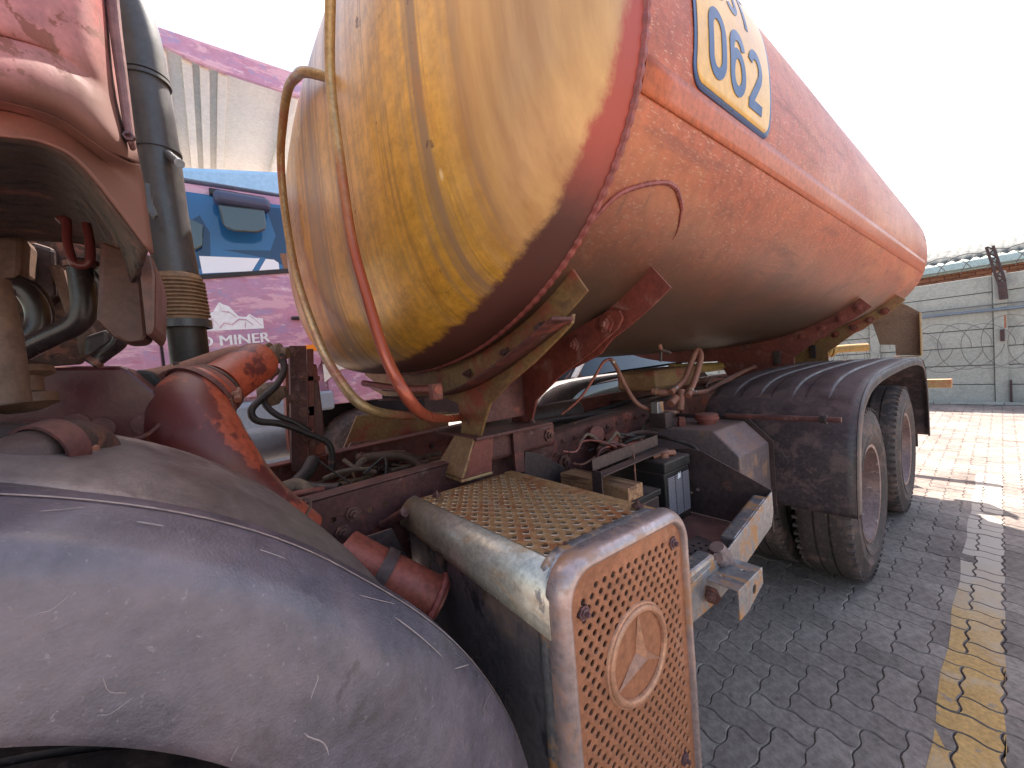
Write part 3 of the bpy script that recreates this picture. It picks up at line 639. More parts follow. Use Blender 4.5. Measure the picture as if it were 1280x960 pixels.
for k in range(10):
    y=1.2+.07*k+r6.uniform(-.03,.03); z=1.0+r6.uniform(-.02,.08); x=-1.27+r6.uniform(0,.04); pts=[(x,y,z)]
    for q in range(4): pts.append((x+r6.uniform(-.02,.05),y+.08*(q+1),z+r6.uniform(-.06,.05)))
    hose('valve_hose',pts,r6.choice((.005,.008,.011)),r6.choice(('hose_dusty','black_rubber','hose_orange','red_pipe')),T,7,4)
hose('wrapped_hose',[P(392,575,x=-1.75),P(384,590,x=-1.7),P(372,606,x=-1.65),P(400,612,x=-1.6),P(425,612,x=-1.55)],.026,'black_rubber',T,12,6)
hose('wrapped_hose',[P(355,612,x=-1.6),P(372,608,x=-1.6),P(388,620,x=-1.55)],.03,'hose_dusty',T,12,6)
hose('sandy_hose',[P(447,573,x=-1.8),P(470,571,x=-1.75),P(500,569,x=-1.7),P(522,578,x=-1.65),P(530,592,x=-1.6)],.022,'tan_part',T,12,6)
hose('sandy_hose',[P(444,590,x=-1.75),P(452,577,x=-1.75),P(476,570,x=-1.85),P(505,566,x=-1.9)],.015,'hose_dusty',T,10,6)
hose('thin_cable',[P(455,592,x=-1.6),P(478,573,x=-1.6),P(483,580,x=-1.55),P(482,598,x=-1.5)],.005,'black_rubber',T,8,6)
hose('thin_cable',[P(400,577,x=-1.7),P(420,592,x=-1.65),P(440,605,x=-1.6)],.004,'black_rubber',T,8,4)
hose('red_pipe',[P(360,620,x=-1.5),P(385,615,x=-1.5),P(405,612,x=-1.5)],.012,'red_pipe',T,8,4)
for a,c,e in (((405,598),(432,588),(462,586)),((430,575),(444,584),(470,590)),((490,588),(512,582),(535,577))):
    hose('loose_cable',[P(*a,x=-1.78),P(*c,x=-1.72),P(*e,x=-1.7)],.009,'hose_dusty',T,8,5)
# ---------------------------------------------------------------- silencer box
X0,X1=-.565,-.49   # face frame
MY0,MY1,MZ0,MZ1=.458,.920,.28,1.080
S=empty('x',(0,0,0),'','') ; D.objects.remove(S)
b=MB(); V=[]
for x in (-1.22,-.56):
    for k in range(4):
        for i in range(9):
            t=R(90*k+90*i/8); cy=(.90-.06) if k in (0,3) else (.470+.06); cz=(1.035-.06) if k in (0,1) else .36; V.append((x,cy+.06*math.cos(t),cz+.06*math.sin(t)))
b.add(V,[(i,(i+1)%36,36+(i+1)%36,36+i) for i in range(36)]+[tuple(range(36)),tuple(range(36,72))]); body=b.build('silencer_body','muffler_side',T,45)
def hexplate(name,ny,nz,py,pz,rad,org,fr,keep,mat,parent,th,rim=.0015,rimmat=None):
    """sheet with staggered rows of punched, turned-in holes"""
    m=MB(); K=8; ringf=[]; RF=1.24 if rimmat else 1.3
    for j in range(nz):
        for i in range(-1,ny+1):
            a0=(i+(.5 if j%2 else 0))*py; a1=a0+py; b0=j*pz; b1=b0+pz
            a0=max(a0,0); a1=min(a1,ny*py)
            if a1-a0<1e-5: continue
            cx=(a0+a1)/2; cy=(b0+b1)/2
            sq=[(a0,b0),(cx,b0),(a1,b0),(a1,cy),(a1,b1),(cx,b1),(a0,b1),(a0,cy)]
            if a1-a0<py*.9 or not keep(cx,cy):
                m.add([fr(org[0]+p[0],org[1]+p[1],0) for p in sq],[tuple(range(8))]); continue
            ang=[math.atan2(p[1]-cy,p[0]-cx) for p in sq]
            r1=[(cx+rad*RF*math.cos(t),cy+rad*RF*math.sin(t)) for t in ang]; r2=[(cx+rad*math.cos(t),cy+rad*math.sin(t)) for t in ang]
            V=[fr(org[0]+p[0],org[1]+p[1],0) for p in sq]+[fr(org[0]+p[0],org[1]+p[1],0) for p in r1]+[fr(org[0]+p[0],org[1]+p[1],-rim) for p in r2]+[fr(org[0]+p[0],org[1]+p[1],-th) for p in r2]
            f0=len(m.f); m.add(V,[(q*8+k,q*8+(k+1)%8,(q+1)*8+(k+1)%8,(q+1)*8+k) for q in range(3) for k in range(8)]); ringf+=list(range(f0+8,f0+16))
    me=mesh(name,m.v,m.f)
    if rimmat:
        for f in ringf: me.polygons[f].material_index=1
    bm=bmesh.new(); bm.from_mesh(me); bmesh.ops.remove_doubles(bm,verts=bm.verts,dist=.0003); bmesh.ops.recalc_face_normals(bm,faces=bm.faces); bm.to_mesh(me); bm.free()
    return finish(name,me,[mat,rimmat] if rimmat else mat,parent,40)
# top cover: perforated flat + rolled front lip
TZ=1.052
def zt_(x,y): return TZ+(x+.6)*.02
cover=hexplate('perforated_cover',11,18,.0577,.0193,.0094,(0,0),lambda a,b,h:(-1.205+a,.514+b,zt_(-1.205+a,0)+h),lambda a,b:.012<a<.628 and .006<b<.335,'perf_rusty',T,.0025,-.0018,'rim_worn')
bx('hole_shade_sheet',(-1.20,.52,1.018),(-.57,.855,1.021),'hole_dark',cover,0)  # black sheet added under the holes, their shade put into its colour
m=MB(); V=[];nn=12
for i in range(nn+1):
    a=PI/2*i/nn
    for x in (-1.255,-.530): V.append((x,.514-.060*math.sin(a),zt_(x,0)-.065*(1-math.cos(a))-.0005))
for dz0,dz1 in ((.008,.02),(.018,.055)):
    for x,dz in ((-1.255,dz0),(-.530,dz1)): V.append((x,.4535,zt_(x,0)-.065-dz))
n2=len(V)//2; m.add(V,[(2*i,2*i+1,2*i+3,2*i+2) for i in range(n2-1)])
m.build('cover_lip','lip_metal',cover,50,solid=.003)
bx('cover_edge',(-1.205,.8615,1.02),(-.565,.90,zt_(-.9,0)-.001),'perf_rusty',cover,.004)
b=MB()
for u,v in [(707,686),(546,619),(797,632),(570,597)]: b.bolt(P(u,v,z=TZ+.008),(0,0,1),.009,.005)
b.split('cover_bolt','bolt',cover)
# rounded frame around the face
def rrpath(y0,y1,z0,z1,r,n=10):
    o=[]
    for cy,cz,a in ((y1-r,z1-r,0),(y0+r,z1-r,90),(y0+r,z0+r,180),(y1-r,z0+r,270)):
        for i in range(n+1):
            t=R(a+90*i/n); o.append((cy+r*math.cos(t),cz+r*math.sin(t)))
    return o
def tiltf(y,z): # the face leans a little outward to the top rear
    return 0
prof=[(-.030,.004),(-.028,0.),(-.02,-.001),(-.012,.000),(0.,.003),(.010,.009),(.016,.016),(.017,.022),(.014,.026),(.008,.028),(.003,.029),(-.004,.031)]  # (dx, inset)
m=MB(); RN=None; V=[]; N=0
for dx,ins in prof:
    p=rrpath(MY0+ins,MY1-ins,MZ0+ins,MZ1-ins,max(.075-ins*.45,.03)); N=len(p)
    V+=[(-.512+dx,a,b_+ (a-MY0)*-.03) for a,b_ in p]
F=[(r*N+i,r*N+(i+1)%N,(r+1)*N+(i+1)%N,(r+1)*N+i) for r in range(len(prof)-1) for i in range(N)]
m.add(V,F); frame=m.build('face_frame','chrome_dusty',T,55)
# second flange ring right behind (rust-edged)
m=MB(); V=[]
prof2=[(-.072,.014),(-.068,.008),(-.054,.007),(-.046,.012),(-.041,.005),(-.034,.007)]
for dx,ins in prof2:
    p=rrpath(MY0+ins,MY1-ins,MZ0+ins,MZ1-ins,.078); V+=[(-.512+dx,a,b_+(a-MY0)*-.03) for a,b_ in p]
m.add(V,[(r*N+i,r*N+(i+1)%N,(r+1)*N+(i+1)%N,(r+1)*N+i) for r in range(len(prof2)-1) for i in range(N)]); m.build('flange_ring','galv',frame,55)
# perforated face with blank disc for the star
FY0,FZ0=MY0+.028,MZ0+.028; FW,FH=MY1-MY0-.056,MZ1-MZ0-.056
SY,SZ=.686,.803
def fx(a,b,h): return (-.512+.004+h,a,b+(a-MY0)*-.03)
py,pz=.0262,.0182
ny,nz=int(FW/py),int(FH/pz); py=FW/ny; pz=FH/nz
def keepf(a,b_):
    y=FY0+a; z=FZ0+b_
    if (y-SY)**2+(z-SZ)**2<.110**2: return False
    if a<.026 or a>FW-.026 or b_<.02 or b_>FH-.034: return False
    for cy,cz in ((FY0+.0,FZ0+FH),(FY0+FW,FZ0+FH)):
        if abs(y-cy)+abs(z-cz)<.105: return False
    return True
face=hexplate('face_plate',ny,nz,py,pz,.0068,(FY0,FZ0),fx,keepf,'face_orange',frame,.006,.002)
b=MB()
for y,z in ((.524,.968),(.852,1.0)): b.bolt(fx(y,z,.001),(1,0,0),.009,.006)
b.bolt(fx(.515,.45,.001),(1,0,0),.009,.006); b.bolt(fx(.842,.45,.001),(1,0,0),.009,.006)
b.split('face_bolt','bolt_dark',frame)
# star in a ring, pressed into the sheet
def em(y,z,h): return fx(SY+y,SZ+z,h)
b=MB(); pts=[em(.098*math.cos(t),.098*math.sin(t),.003) for t in [2*PI*i/64 for i in range(64)]]; b.tube(pts,.0085,10,closed=True)
pts=[em(.107*math.cos(t),.107*math.sin(t),.000) for t in [2*PI*i/64 for i in range(64)]]; b.tube(pts,.005,8,closed=True)
for k in range(3):
    a=R(90+120*k+ -2); tip=(.094*math.cos(a),.094*math.sin(a)); ri=.0135
    l=(ri*math.cos(a+R(60)),ri*math.sin(a+R(60))); r=(ri*math.cos(a-R(60)),ri*math.sin(a-R(60)))
    b.add([em(*tip,.0045),em(*l,.0005),em(0,0,.024),em(*r,.0005)],[(0,1,2),(0,2,3)])
b.build('star_emblem','star_metal',frame,None)
b=MB(); b.lathe([(0,.094),(.0012,.094),(.0012,.001)],em(0,0,.0005),(1,0,0),48,cap=False); b.build('emblem_disc','face_orange',frame)
# inlet pipe entering the front side
ip=[(-1.06,.10,.66),(-1.04,.20,.73),(-1.015,.31,.80),(-.995,.452,.845)]
ip=[P(430,690,x=-1.12),P(470,712,x=-1.06),P(505,730,x=-1.0),P(548,752,x=-.955)]
hose('inlet_pipe',ip,.060,'red_pipe',T,24,4)
b=MB(); c=P(542,750,x=-.96); d=(ip[3]-ip[2]).normalized(); 
b.tube([c+(Vector((0,0,1)).cross(d).normalized()*math.cos(t)+d.cross(Vector((0,0,1)).cross(d).normalized())*math.sin(t))*.066 for t in [2*PI*i/60 for i in range(60)]],[.006+.004*rnd.random() for i in range(60)],8,closed=True); b.build('pipe_weld','weld',T,60)
b=MB(); c=P(478,716,x=-1.04); b.lathe([(-.016,.060),(-.016,.066),(.016,.066),(.016,.060)],c,d,28,cap=False); b.build('pipe_clamp','dark_steel',T,40)
# flat bracket between rail and silencer
plY('silencer_bracket',.52,[(-1.30,1.02),(-1.16,1.03),(-1.05,.80),(-1.08,.45),(-1.3,.40)],.01,'dark_steel',T,raw=True)
plX('silencer_bracket',-1.22,[(.99,1.10),(1.06,1.075),(1.20,.99),(1.25,.90),(1.0,.78),(.96,.9)],.012,'dark_steel',T,raw=True)
# ---------------------------------------------------------------- front mudguard
FC=(-.401,.776)
def fpt(x,r,th):
    kx=max(0,min(1,(-.468-x)/.07)); flare=kx*(.105*max(0,(38-th)/38)**1.3+.026*max(0,min(1,(72-th)/35)))-(.055*max(0,min(1,(75-th)/60)) if x<-.599 and r>.6 else 0)
    return (x,FC[0]+(r+flare)*math.cos(R(th)),FC[1]+(r+flare)*math.sin(R(th)))
def fen(profile,t0,t1,n,mat,name,solid=.006):
    m=MB(); V=[]; K=len(profile)
    for i in range(n+1):
        th=t0+(t1-t0)*i/n
        for x,r in profile: V.append(fpt(x,r,th))
    m.add(V,[(i*K+k,i*K+k+1,(i+1)*K+k+1,(i+1)*K+k) for i in range(n) for k in range(K-1)])
    return m.build(name,mat,T,60,solid=solid)
pf=[(-.500,.488),(-.478,.486),(-.466,.492),(-.461,.505),(-.463,.54),(-.466,.58),(-.468,.605),(-.472,.619),(-.480,.629),(-.492,.634),(-.51,.638),(-.54,.643),(-.57,.647),(-.60,.648),(-.62,.646)]
fen(pf,-22,168,90,'guard_plastic','mudguard')
pf2=[(-.61,.642),(-.64,.650),(-.69,.660),(-.75,.668),(-.82,.672),(-.90,.672),(-.98,.668),(-1.02,.655)]
fen([(-.5475,.6452),(-.546,.6462),(-.5445,.6452)],-20,150,80,'guard_scratch','guard_bead',.0)
fen(pf2,-18,160,80,'guard_steel','inner_guard')
plX('splash_panel',-1.18,[(-.2,.15),(-.2,.98),(.40,.98),(.47,.80),(.47,.15)],.01,'dark_steel',T,raw=True)
plY('splash_panel',.50,[(-1.29,.10),(-1.29,.9),(-.56,.9),(-.56,.10)],.01,'dark_steel',T,raw=True) if 0 else None
b=MB(); r8=random.Random(4)
for k in range(34):
    th=r8.uniform(5,112); rr_=r8.uniform(.51,.60) if k%2 else .639; dth=r8.uniform(1.0,6)*(1 if k%3 else .4); dr=r8.uniform(-.018,.018); pts=[]
    for q in range(7):
        t=q/6; 
        if rr_<.62:
            ra=rr_+dr*t+.003*math.sin(t*5+k); xx=-.4605-.0075*max(0,min(1,(ra-.505)/.10)); pts.append(fpt(xx,ra,th-dth*t))
        else: pts.append(fpt(-.515-.01*t*(k%4),.6395+.002,th-dth*t))
    b.tube(pts,[.0002]+[.0003+.00022*(k%3)]*5+[.0002],5)
q=b.build('guard_scratch','scratch_pale',T); q['kind']='stuff'
# steel stay and clamp on the mudguard
sp_=[P(-60,603,x=-.72),P(0,585,x=-.72),P(45,567,x=-.74),P(85,553,x=-.78),P(112,560,x=-.83),P(128,585,x=-.88)]
hose('guard_stay',sp_,.031,'dark_steel',T,20,6)
c=P(62,562,x=-.745); d=(sp_[3]-sp_[1]).normalized(); b=MB(); b.lathe([(-.014,.033),(-.014,.037),(.014,.037),(.014,.033)],c,d,30,cap=False); b.build('stay_clamp','mauve_steel',T,40)
b=MB(); q1=P(75,582,x=-.74); q2=P(135,570,x=-.80); b.tube([q1,(q1+q2)/2,q2],.022,8,flat=.25); b.build('clamp_foot','guard_steel',T,50)
b=MB(); 
for (u,v,xx) in ((103,568,-.76),(110,566,-.77),(52,605,-.70),(62,604,-.70)):
    b.lathe([(-.006,.011),(.009,.011),(.011,.008)],P(u,v,x=xx),(.2,.1,1),6)
b.split('stay_bolt','hose_orange',T)
# tyre under the guard
def tyre(name,cx,cy,cz,r,w,parent,rimr=.29,side=1,hub=True,treads=0):
    k=w/2
    prof=[(-k*.80,rimr),(-k,rimr+.05),(-k*1.02,r-.10),(-k*.93,r-.03),(-k*.80,r-.006),(-k*.60,r),(-k*.30,r),(-k*.29,r-.010),(-k*.22,r-.010),(-k*.21,r),(k*.21,r),(k*.22,r-.010),(k*.29,r-.010),(k*.30,r),(k*.60,r),(k*.80,r-.006),(k*.93,r-.03),(k*1.02,r-.10),(k*1.05,r-.105),(k*1.05,r-.112),(k*1.02,r-.118),(k*1.03,r-.16),(k*1.06,r-.163),(k*1.06,r-.170),(k*1.03,r-.175),(k,rimr+.03),(k*.80,rimr)]
    m=MB(); m.lathe(prof,(cx,cy,cz),(1,0,0),64,cap=False)
    if treads:
        for i in range(treads):
            a=2*PI*i/treads
            for s in (1,-1):
                R_=Matrix.Rotation(-a,3,'X'); c0=Vector((cx+s*k*.82,cy,cz)); pz_=r-.004
                vs=[R_@Vector(p) for p in ((-.022,-.009,pz_-.02),(.022,-.009,pz_-.02),(.022,.009,pz_-.02),(-.022,.009,pz_-.02),(-.022,-.009,pz_+.003),(.018,-.009,pz_-.004),(.018,.009,pz_-.004),(-.022,.009,pz_+.003))]
                m.add([c0+v for v in vs],[(0,3,2,1),(4,5,6,7),(0,1,5,4),(1,2,6,5),(2,3,7,6),(3,0,4,7)])
    t=m.build('tyre','tyre',parent,50)
    m=MB(); q=k*side
    pr=[(q*.86,rimr+.006),(q*.95,rimr+.002),(q*.93,rimr-.016),(q*.60,rimr-.03),(q*.35,rimr-.05),(q*-.1,rimr-.055),(q*-.25,rimr-.09),(q*-.28,.14),(q*-.20,.125),(q*-.20,.10),(q*.25,.095),(q*.30,.07),(q*.30,.001)]
    m.lathe(pr,(cx,cy,cz),(1,0,0),48,cap=False); m.build('rim','rim_steel',parent,35)
    if hub:
        m=MB()
        for i in range(10):
            a=2*PI*i/10; m.lathe([(0,.016),(.028*side,.016),(.03*side,.01)],(cx-q*.22,cy+.15*math.cos(a),cz+.15*math.sin(a)),(1,0,0),6)
        m.split('wheel_nut','bolt',parent)
def wheel(cx,cy,side=1,treads=0,w=.27,r=.52,par=None,hub=True):
    e=D.objects.new('wheel',None); COL.objects.link(e); e.parent=par or T; tyre('tyre',cx,cy,r-.004,r,w,e,side=side,hub=hub,treads=treads); return e
wheel(-.66,-.40,treads=0,w=.30,r=.57)
WY=(3.06,4.42)
for wy in WY:
    wheel(-.63,wy,1,60); wheel(-.965,wy,1,60,hub=False)
    wheel(-2.46,wy,1,0,hub=False); wheel(-2.80,wy,-1,0)
for wy in WY: 
    b=MB(); b.lathe([(0,.07),(1.6,.07)],(-2.5,wy,.52),(1,0,0),16); b.build('axle','dark_steel',T,40)
# ---------------------------------------------------------------- rear mudguard
gp=[(2.285,.615),(2.29,.75),(2.31,.90),(2.35,1.02),(2.42,1.12),(2.54,1.19),(2.72,1.235),(3.0,1.258),(3.4,1.268),(3.9,1.272),(4.3,1.265),(4.62,1.24),(4.85,1.19),(4.99,1.06),(5.06,.9),(5.09,.72),(5.10,.52)]
gp=[(v.x,v.y) for v in curve([Vector((a,b_,0)) for a,b_ in gp],4)]
def gnorm(i):
    a=Vector(gp[max(i-1,0)]); c=Vector(gp[min(i+1,len(gp)-1)]); d=(c-a).normalized(); return Vector((-d.y,d.x))
def sheet(name,prof,mat,parent,i0=0,i1=None,solid=.006,taper=False):
    m=MB(); V=[]; K=len(prof); i1=len(gp)-1 if i1 is None else i1
    for i in range(i0,i1+1):
        n=gnorm(i)
        for x,o in prof:
            k=min(1,(i-i0)/2,(i1-i)/2) if taper else 1
            o2=o*k if taper else o; V.append((x,gp[i][0]+n.x*o2,gp[i][1]+n.y*o2))
    m.add(V,[(i*K+k,i*K+k+1,(i+1)*K+k+1,(i+1)*K+k) for i in range(i1-i0) for k in range(K-1)])
    return m.build(name,mat,parent,50,solid=solid)
gl=sheet('rear_mudguard',[(-.425,-.060),(-.418,-.055),(-.418,-.03),(-.424,-.012),(-.44,-.002),(-.465,0),(-.6,0),(-.8,0),(-1.0,0),(-1.13,0),(-1.15,-.01),(-1.155,-.05)],'rear_guard',T)
for xc_ in (-.60,-.76,-.92,-1.06):
    sheet('guard_rib',[(xc_-.055,-.002),(xc_-.050,.008),(xc_-.042,.010),(xc_+.042,.010),(xc_+.050,.008),(xc_+.055,-.002)],'rear_guard',gl,18,44,0.,True)
sheet('guard_bead',[(-.428,.0),(-.424,.004),(-.420,.0)],'rear_guard',gl,0,None,0.)
gr=sheet('rear_mudguard',[(-3.0,-.05),(-2.98,0),(-2.3,0)],'rear_guard',T)
bx('mudflap',(-1.1,5.10,.40),(-.50,5.108,.55),'black_rubber',T)
hose('guard_rod',[(-.95,2.22,1.085),(-.60,2.22,1.087),(-.455,2.22,1.089)],.013,'mauve_steel',T,16,2)
b=MB(); b.lathe([(-.018,.012),(-.016,.02),(-.008,.021),(-.006,.016),(-.002,.016),(0,.022),(.008,.022),(.01,.012)],(-.515,2.22,1.0885),(1,0,0),20); b.build('rod_grommet','black_rubber',T,40)
# ---------------------------------------------------------------- steel tank box ahead of the guard
def prismY(name,xz,y0,y1,mat,parent,bevel=.006):
    return plate(name,xz,[],y1-y0,mat,parent,lambda a,b,h:(a,y0-h,b),bevel)
tb=prismY('valve_tank',[(-1.26,.56),(-1.26,1.055),(-.875,1.055),(-.762,.945),(-.762,.60),(-.80,.56)],1.90,2.262,'box_grey',T,.008)
plY('tank_end_plate',2.264,[(-1.27,.54),(-1.27,1.075),(-.865,1.078),(-.742,.955),(-.742,.56)],.006,'dark_steel',tb,raw=True)
b=MB(); b.lathe([(0,.045),(.02,.045),(.022,.06),(.035,.062),(.038,.058),(.052,.058),(.055,.05),(.056,.02)],(-1.0,2.1,1.055),(0,0,1),28); b.build('filler_cap','red_steel',tb,30)
b=MB(); b.lathe([(0,.022),(.03,.022),(.032,.018),(.05,.018)],(-1.08,1.98,1.055),(0,0,1),6); b.build('valve_nut','red_steel',tb)
bx('valve_block',(-1.20,1.86,1.06),(-1.10,1.94,1.14),'dark_steel',tb)
bx('valve_block',(-1.17,1.84,1.14),(-1.13,1.90,1.20),'galv',tb)
b=MB(); b.tube([P(852,487,x=-1.12),P(851,500,x=-1.12),P(850,512,x=-1.12)],.02,12); b.tube([P(845,497,x=-1.12),P(838,505,x=-1.12)],.022,10); b.split('hose_fitting','hose_orange',tb,50)
hose('orange_hose',[P(838,490,x=-1.15),P(856,474,x=-1.15),P(866,448,x=-1.15),P(872,438,x=-1.15),P(876,446,x=-1.12),P(870,470,x=-1.1),P(860,495,x=-1.08)],.017,'hose_orange',T,12,6)
hose('orange_hose',[P(815,489,x=-1.25),P(828,491,x=-1.2),P(843,489,x=-1.15)],.021,'hose_orange',T,12,4)
hose('orange_hose',[P(765,450,x=-1.35),P(772,462,x=-1.33),P(782,483,x=-1.3),P(795,503,x=-1.25),P(812,512,x=-1.2),P(830,515,x=-1.17),P(846,515,x=-1.14)],.0125,'hose_orange',T,10,6)
hose('brown_hose',[P(702,518,x=-1.5),P(725,498,x=-1.45),P(745,468,x=-1.4),P(755,452,x=-1.37),P(765,449,x=-1.35)],.008,'red_pipe',T,8,6)
hose('orange_hose',[P(860,490,x=-1.2),P(882,489,x=-1.2),P(905,476,x=-1.25),P(930,464,x=-1.3),P(948,456,x=-1.35)],.016,'hose_orange',T,10,5)
hose('steel_pipe',[P(882,485,x=-1.25),P(890,472,x=-1.28),P(915,470,x=-1.3),P(935,462,x=-1.35)],.01,'mauve_steel',T,8,5)
hose('steel_pipe',[P(800,520,x=-1.5),P(850,500,x=-1.6),P(900,478,x=-1.7)],.03,'dark_steel',T,12,3)
# tank sump and tap under the belly
b=MB(); b.tube([P(820,416,x=-1.2),P(822,424,x=-1.2)],[.016,.014],10); b.tube([P(822,424,x=-1.2),P(826,437,x=-1.2)],[.010,.013],10); b.split('drain_tap','hose_orange',T,50)
b=MB(); b.tube([P(825,437,x=-1.2),P(837,441,x=-1.2)],.012,10); b.tube([P(826,440,x=-1.2),P(826,452,x=-1.2)],.008,8); b.split('tap_body','dark_steel',T,50)
# rear: cradle flanges, outlet valves, end bracket
cradle(3.75,.12,-36,-144,'red_steel'); cradle(4.75,.10,-30,-150,'cradle_steel')
for y in (3.77,4.77):
    b=MB()
    for a in range(-60,-37,7):
        x,z=belly(R(a),.05); b.bolt((x,y-.03,z),(0,-1,0),.02,.015)
    b.split('flange_bolt','red_steel',T)
    plY('hanger_plate',y-.03,[(-1.55,1.18),(-1.05,1.18),(-1.05,1.34),(-.85,1.50),(-.75,1.60),(-1.2,1.50),(-1.75,1.46),(-1.65,1.35)],.02,'red_steel' if y<4 else 'cradle_steel',T,raw=True)
bx('guard_post',(-1.19,3.72,1.29),(-1.14,3.86,1.40),'dark_steel',T); bx('guard_post',(-1.19,4.72,1.29),(-1.14,4.85,1.42),'dark_steel',T)
plY('end_bracket',5.6,[(1084,386),(1110,372),(1133,381),(1152,391),(1152,444),(1120,444),(1119,431),(1100,431)],.012,'tan_steel',T,bevel=.003)
m=MB(); a=P(1152,391,y=5.6); c=P(1152,444,y=5.6); e=P(1120,444,y=5.6); d=P(1133,381,y=5.6)
m.box((a.x-.008,5.50,c.z),(a.x,5.6,a.z)); m.box((e.x,5.50,c.z-.008),(c.x,5.6,c.z)); m.split('bracket_lip','ochre_pipe',T)
hose('valve_pipe',[(-1.9,5.2,1.32),(-1.45,5.5,1.33),(-1.15,5.75,1.345),(-.95,5.9,1.34)],.045,'valve_yellow',T,16,5)
b=MB(); b.lathe([(-.03,.075),(-.01,.085),(0,.085),(.002,.07),(.02,.07),(.022,.085),(.04,.085)],(-1.25,5.66,1.345),(.75,.6,0),20); b.build('valve_flange','valve_yellow',T,40)
bx('valve_body',(-1.75,5.0,1.22),(-1.50,5.3,1.42),'valve_yellow',T,.02); bx('valve_body',(-1.55,4.2,1.22),(-1.35,4.5,1.38),'valve_yellow',T,.02)
hose('valve_pipe',[(-1.75,3.1,1.33),(-1.65,3.5,1.30),(-1.6,4.2,1.30)],.04,'valve_yellow',T,14,4)
bx('pump_body',(-1.95,2.6,1.18),(-1.6,3.3,1.34),'cradle_steel',T,.03)
bx('rear_bumper',(-3.0,6.0,.86),(-.33,6.09,.95),'ochre_pipe',T,.006)
bx('bumper_hanger',(-1.35,5.1,.9),(-1.28,6.0,1.1),'dark_steel',T)
# ---------------------------------------------------------------- battery tray
tr=empty('zz',(0,0,0),'',''); D.objects.remove(tr)
bx('tray_floor',(-1.28,.93,.735),(-.60,1.62,.742),'mauve_steel',T)
plY('tray_side',1.625,[(-1.28,.742),(-1.28,.96),(-.86,1.03),(-.80,1.02),(-.548,.905),(-.548,.742)],.006,'dark_steel',T,[(-.60,.86,.007),(-.83,.85,.007),(-.86,.83,.006)],raw=True)
plX('tray_rail',-.545,[(.90,.70),(.90,.80),(1.16,.815),(1.24,.82),(1.62,.90),(1.625,.82),(1.60,.775),(1.25,.70),(1.15,.69)],.006,'galv',T,raw=True)
bx('rail_top',(-.60,1.30,.812),(-.546,1.60,.86),'galv',T,.01,Matrix.Rotation(R(12),3,'X'))
bx('rail_top',(-.60,.95,.80),(-.546,1.15,.835),'galv',T,.01)
b=MB(); b.tube([(-.56,1.19,.84),(-.555,1.21,.80),(-.54,1.22,.765)],[.022,.032,.026],10); b.tube([(-.545,1.16,.82),(-.55,1.20,.79)],[.016,.024],8); b.split('tied_rag','box_grey',T,60)
sb=plate('step_bracket',[(-.545,1.085),(-.46,1.085),(-.46,1.255),(-.545,1.255)],[(-.52,1.13,.006,8),(-.49,1.20,.006,8)],.005,'galv',T,lambda a,b,h:(a,b,.785+h),.002)
plX('bracket_lip',-.458,[(1.085,.785),(1.255,.785),(1.255,.735),(1.14,.70),(1.085,.70)],.005,'galv',sb,[(1.19,.745,.014)],raw=True)
b=MB(); b.bolt((-.53,1.078,.745),(0,-1,0),.015,.01); b.split('bracket_bolt','bolt',sb)
# clamp angle over the batteries
plX('clamp_angle',-.93,[(1.065,1.045),(1.50,1.06),(1.50,1.105),(1.065,1.09)],.005,'dark_steel',T,raw=True)
bx('clamp_shelf',(-.93,1.065,1.038),(-.885,1.50,1.043),'dark_steel',T,.001,Matrix.Rotation(R(1.8),3,'X')); bx('clamp_leg',(-.935,1.062,.94),(-.89,1.068,1.05),'dark_steel',T,.001)
hose('clamp_stud',[(-.91,1.29,.93),(-.91,1.29,1.07)],.004,'bolt',T,8,2)
# switch plate and leads on the tray
pbx=(-.69,1.22,.745)
plate('perforated_pad',[(-.74,1.18),(-.60,1.14),(-.575,1.34),(-.715,1.38)],[(-.70+.026*i+.004*j,1.20+.03*j,.006,8) for i in range(4) for j in range(5)],.008,'plastic_black',T,lambda a,b,h:(a,b,.765+h),.001)
for k in range(4): hose('battery_lead',[(-.74,1.05+.012*k,.75),(-.70,1.08+.015*k,.765),(-.66,1.13+.02*k,.768),(-.61,1.17+.02*k,.77)],.005,'cable_red' if k%2 else 'black_rubber',T,8,4)
hose('connector',[(-.70,1.0,.78),(-.62,1.03,.775)],.02,'galv',T,12,2)
# hoses and valve at the rail over the batteries
hose('brake_hose',[P(775,558,x=-1.25),P(790,549,x=-1.2),P(810,545,x=-1.15),P(835,548,x=-1.0),P(862,556,x=-.9),P(871,565,x=-.86),P(862,572,x=-.86)],.010,'black_rubber',T,10,6)
hose('brake_hose',[P(760,552,x=-1.26),P(790,542,x=-1.22),P(815,540,x=-1.2),P(850,548,x=-1.1)],.012,'dark_steel',T,10,6)
hose('red_pipe',[P(747,572,x=-1.2),P(750,563,x=-1.2),P(762,558,x=-1.2),P(775,556,x=-1.2)],.009,'hose_red',T,10,5)
b=MB(); b.lathe([(-.02,.03),(-.015,.042),(.015,.042),(.02,.03),(.02,.012)],P(745,543,x=-1.28),(.9,-.3,.2),20); b.tube([P(757,552,x=-1.27),P(770,541,x=-1.25)],.032,12); b.tube([P(762,560,x=-1.25),P(768,548,x=-1.25)],.025,12); b.split('air_valve','red_steel',T,40)
b=MB(); b.bolt(P(706,577,x=-1.30),(1,0,0),.022,.02); b.split('rail_bolt','bolt',T)
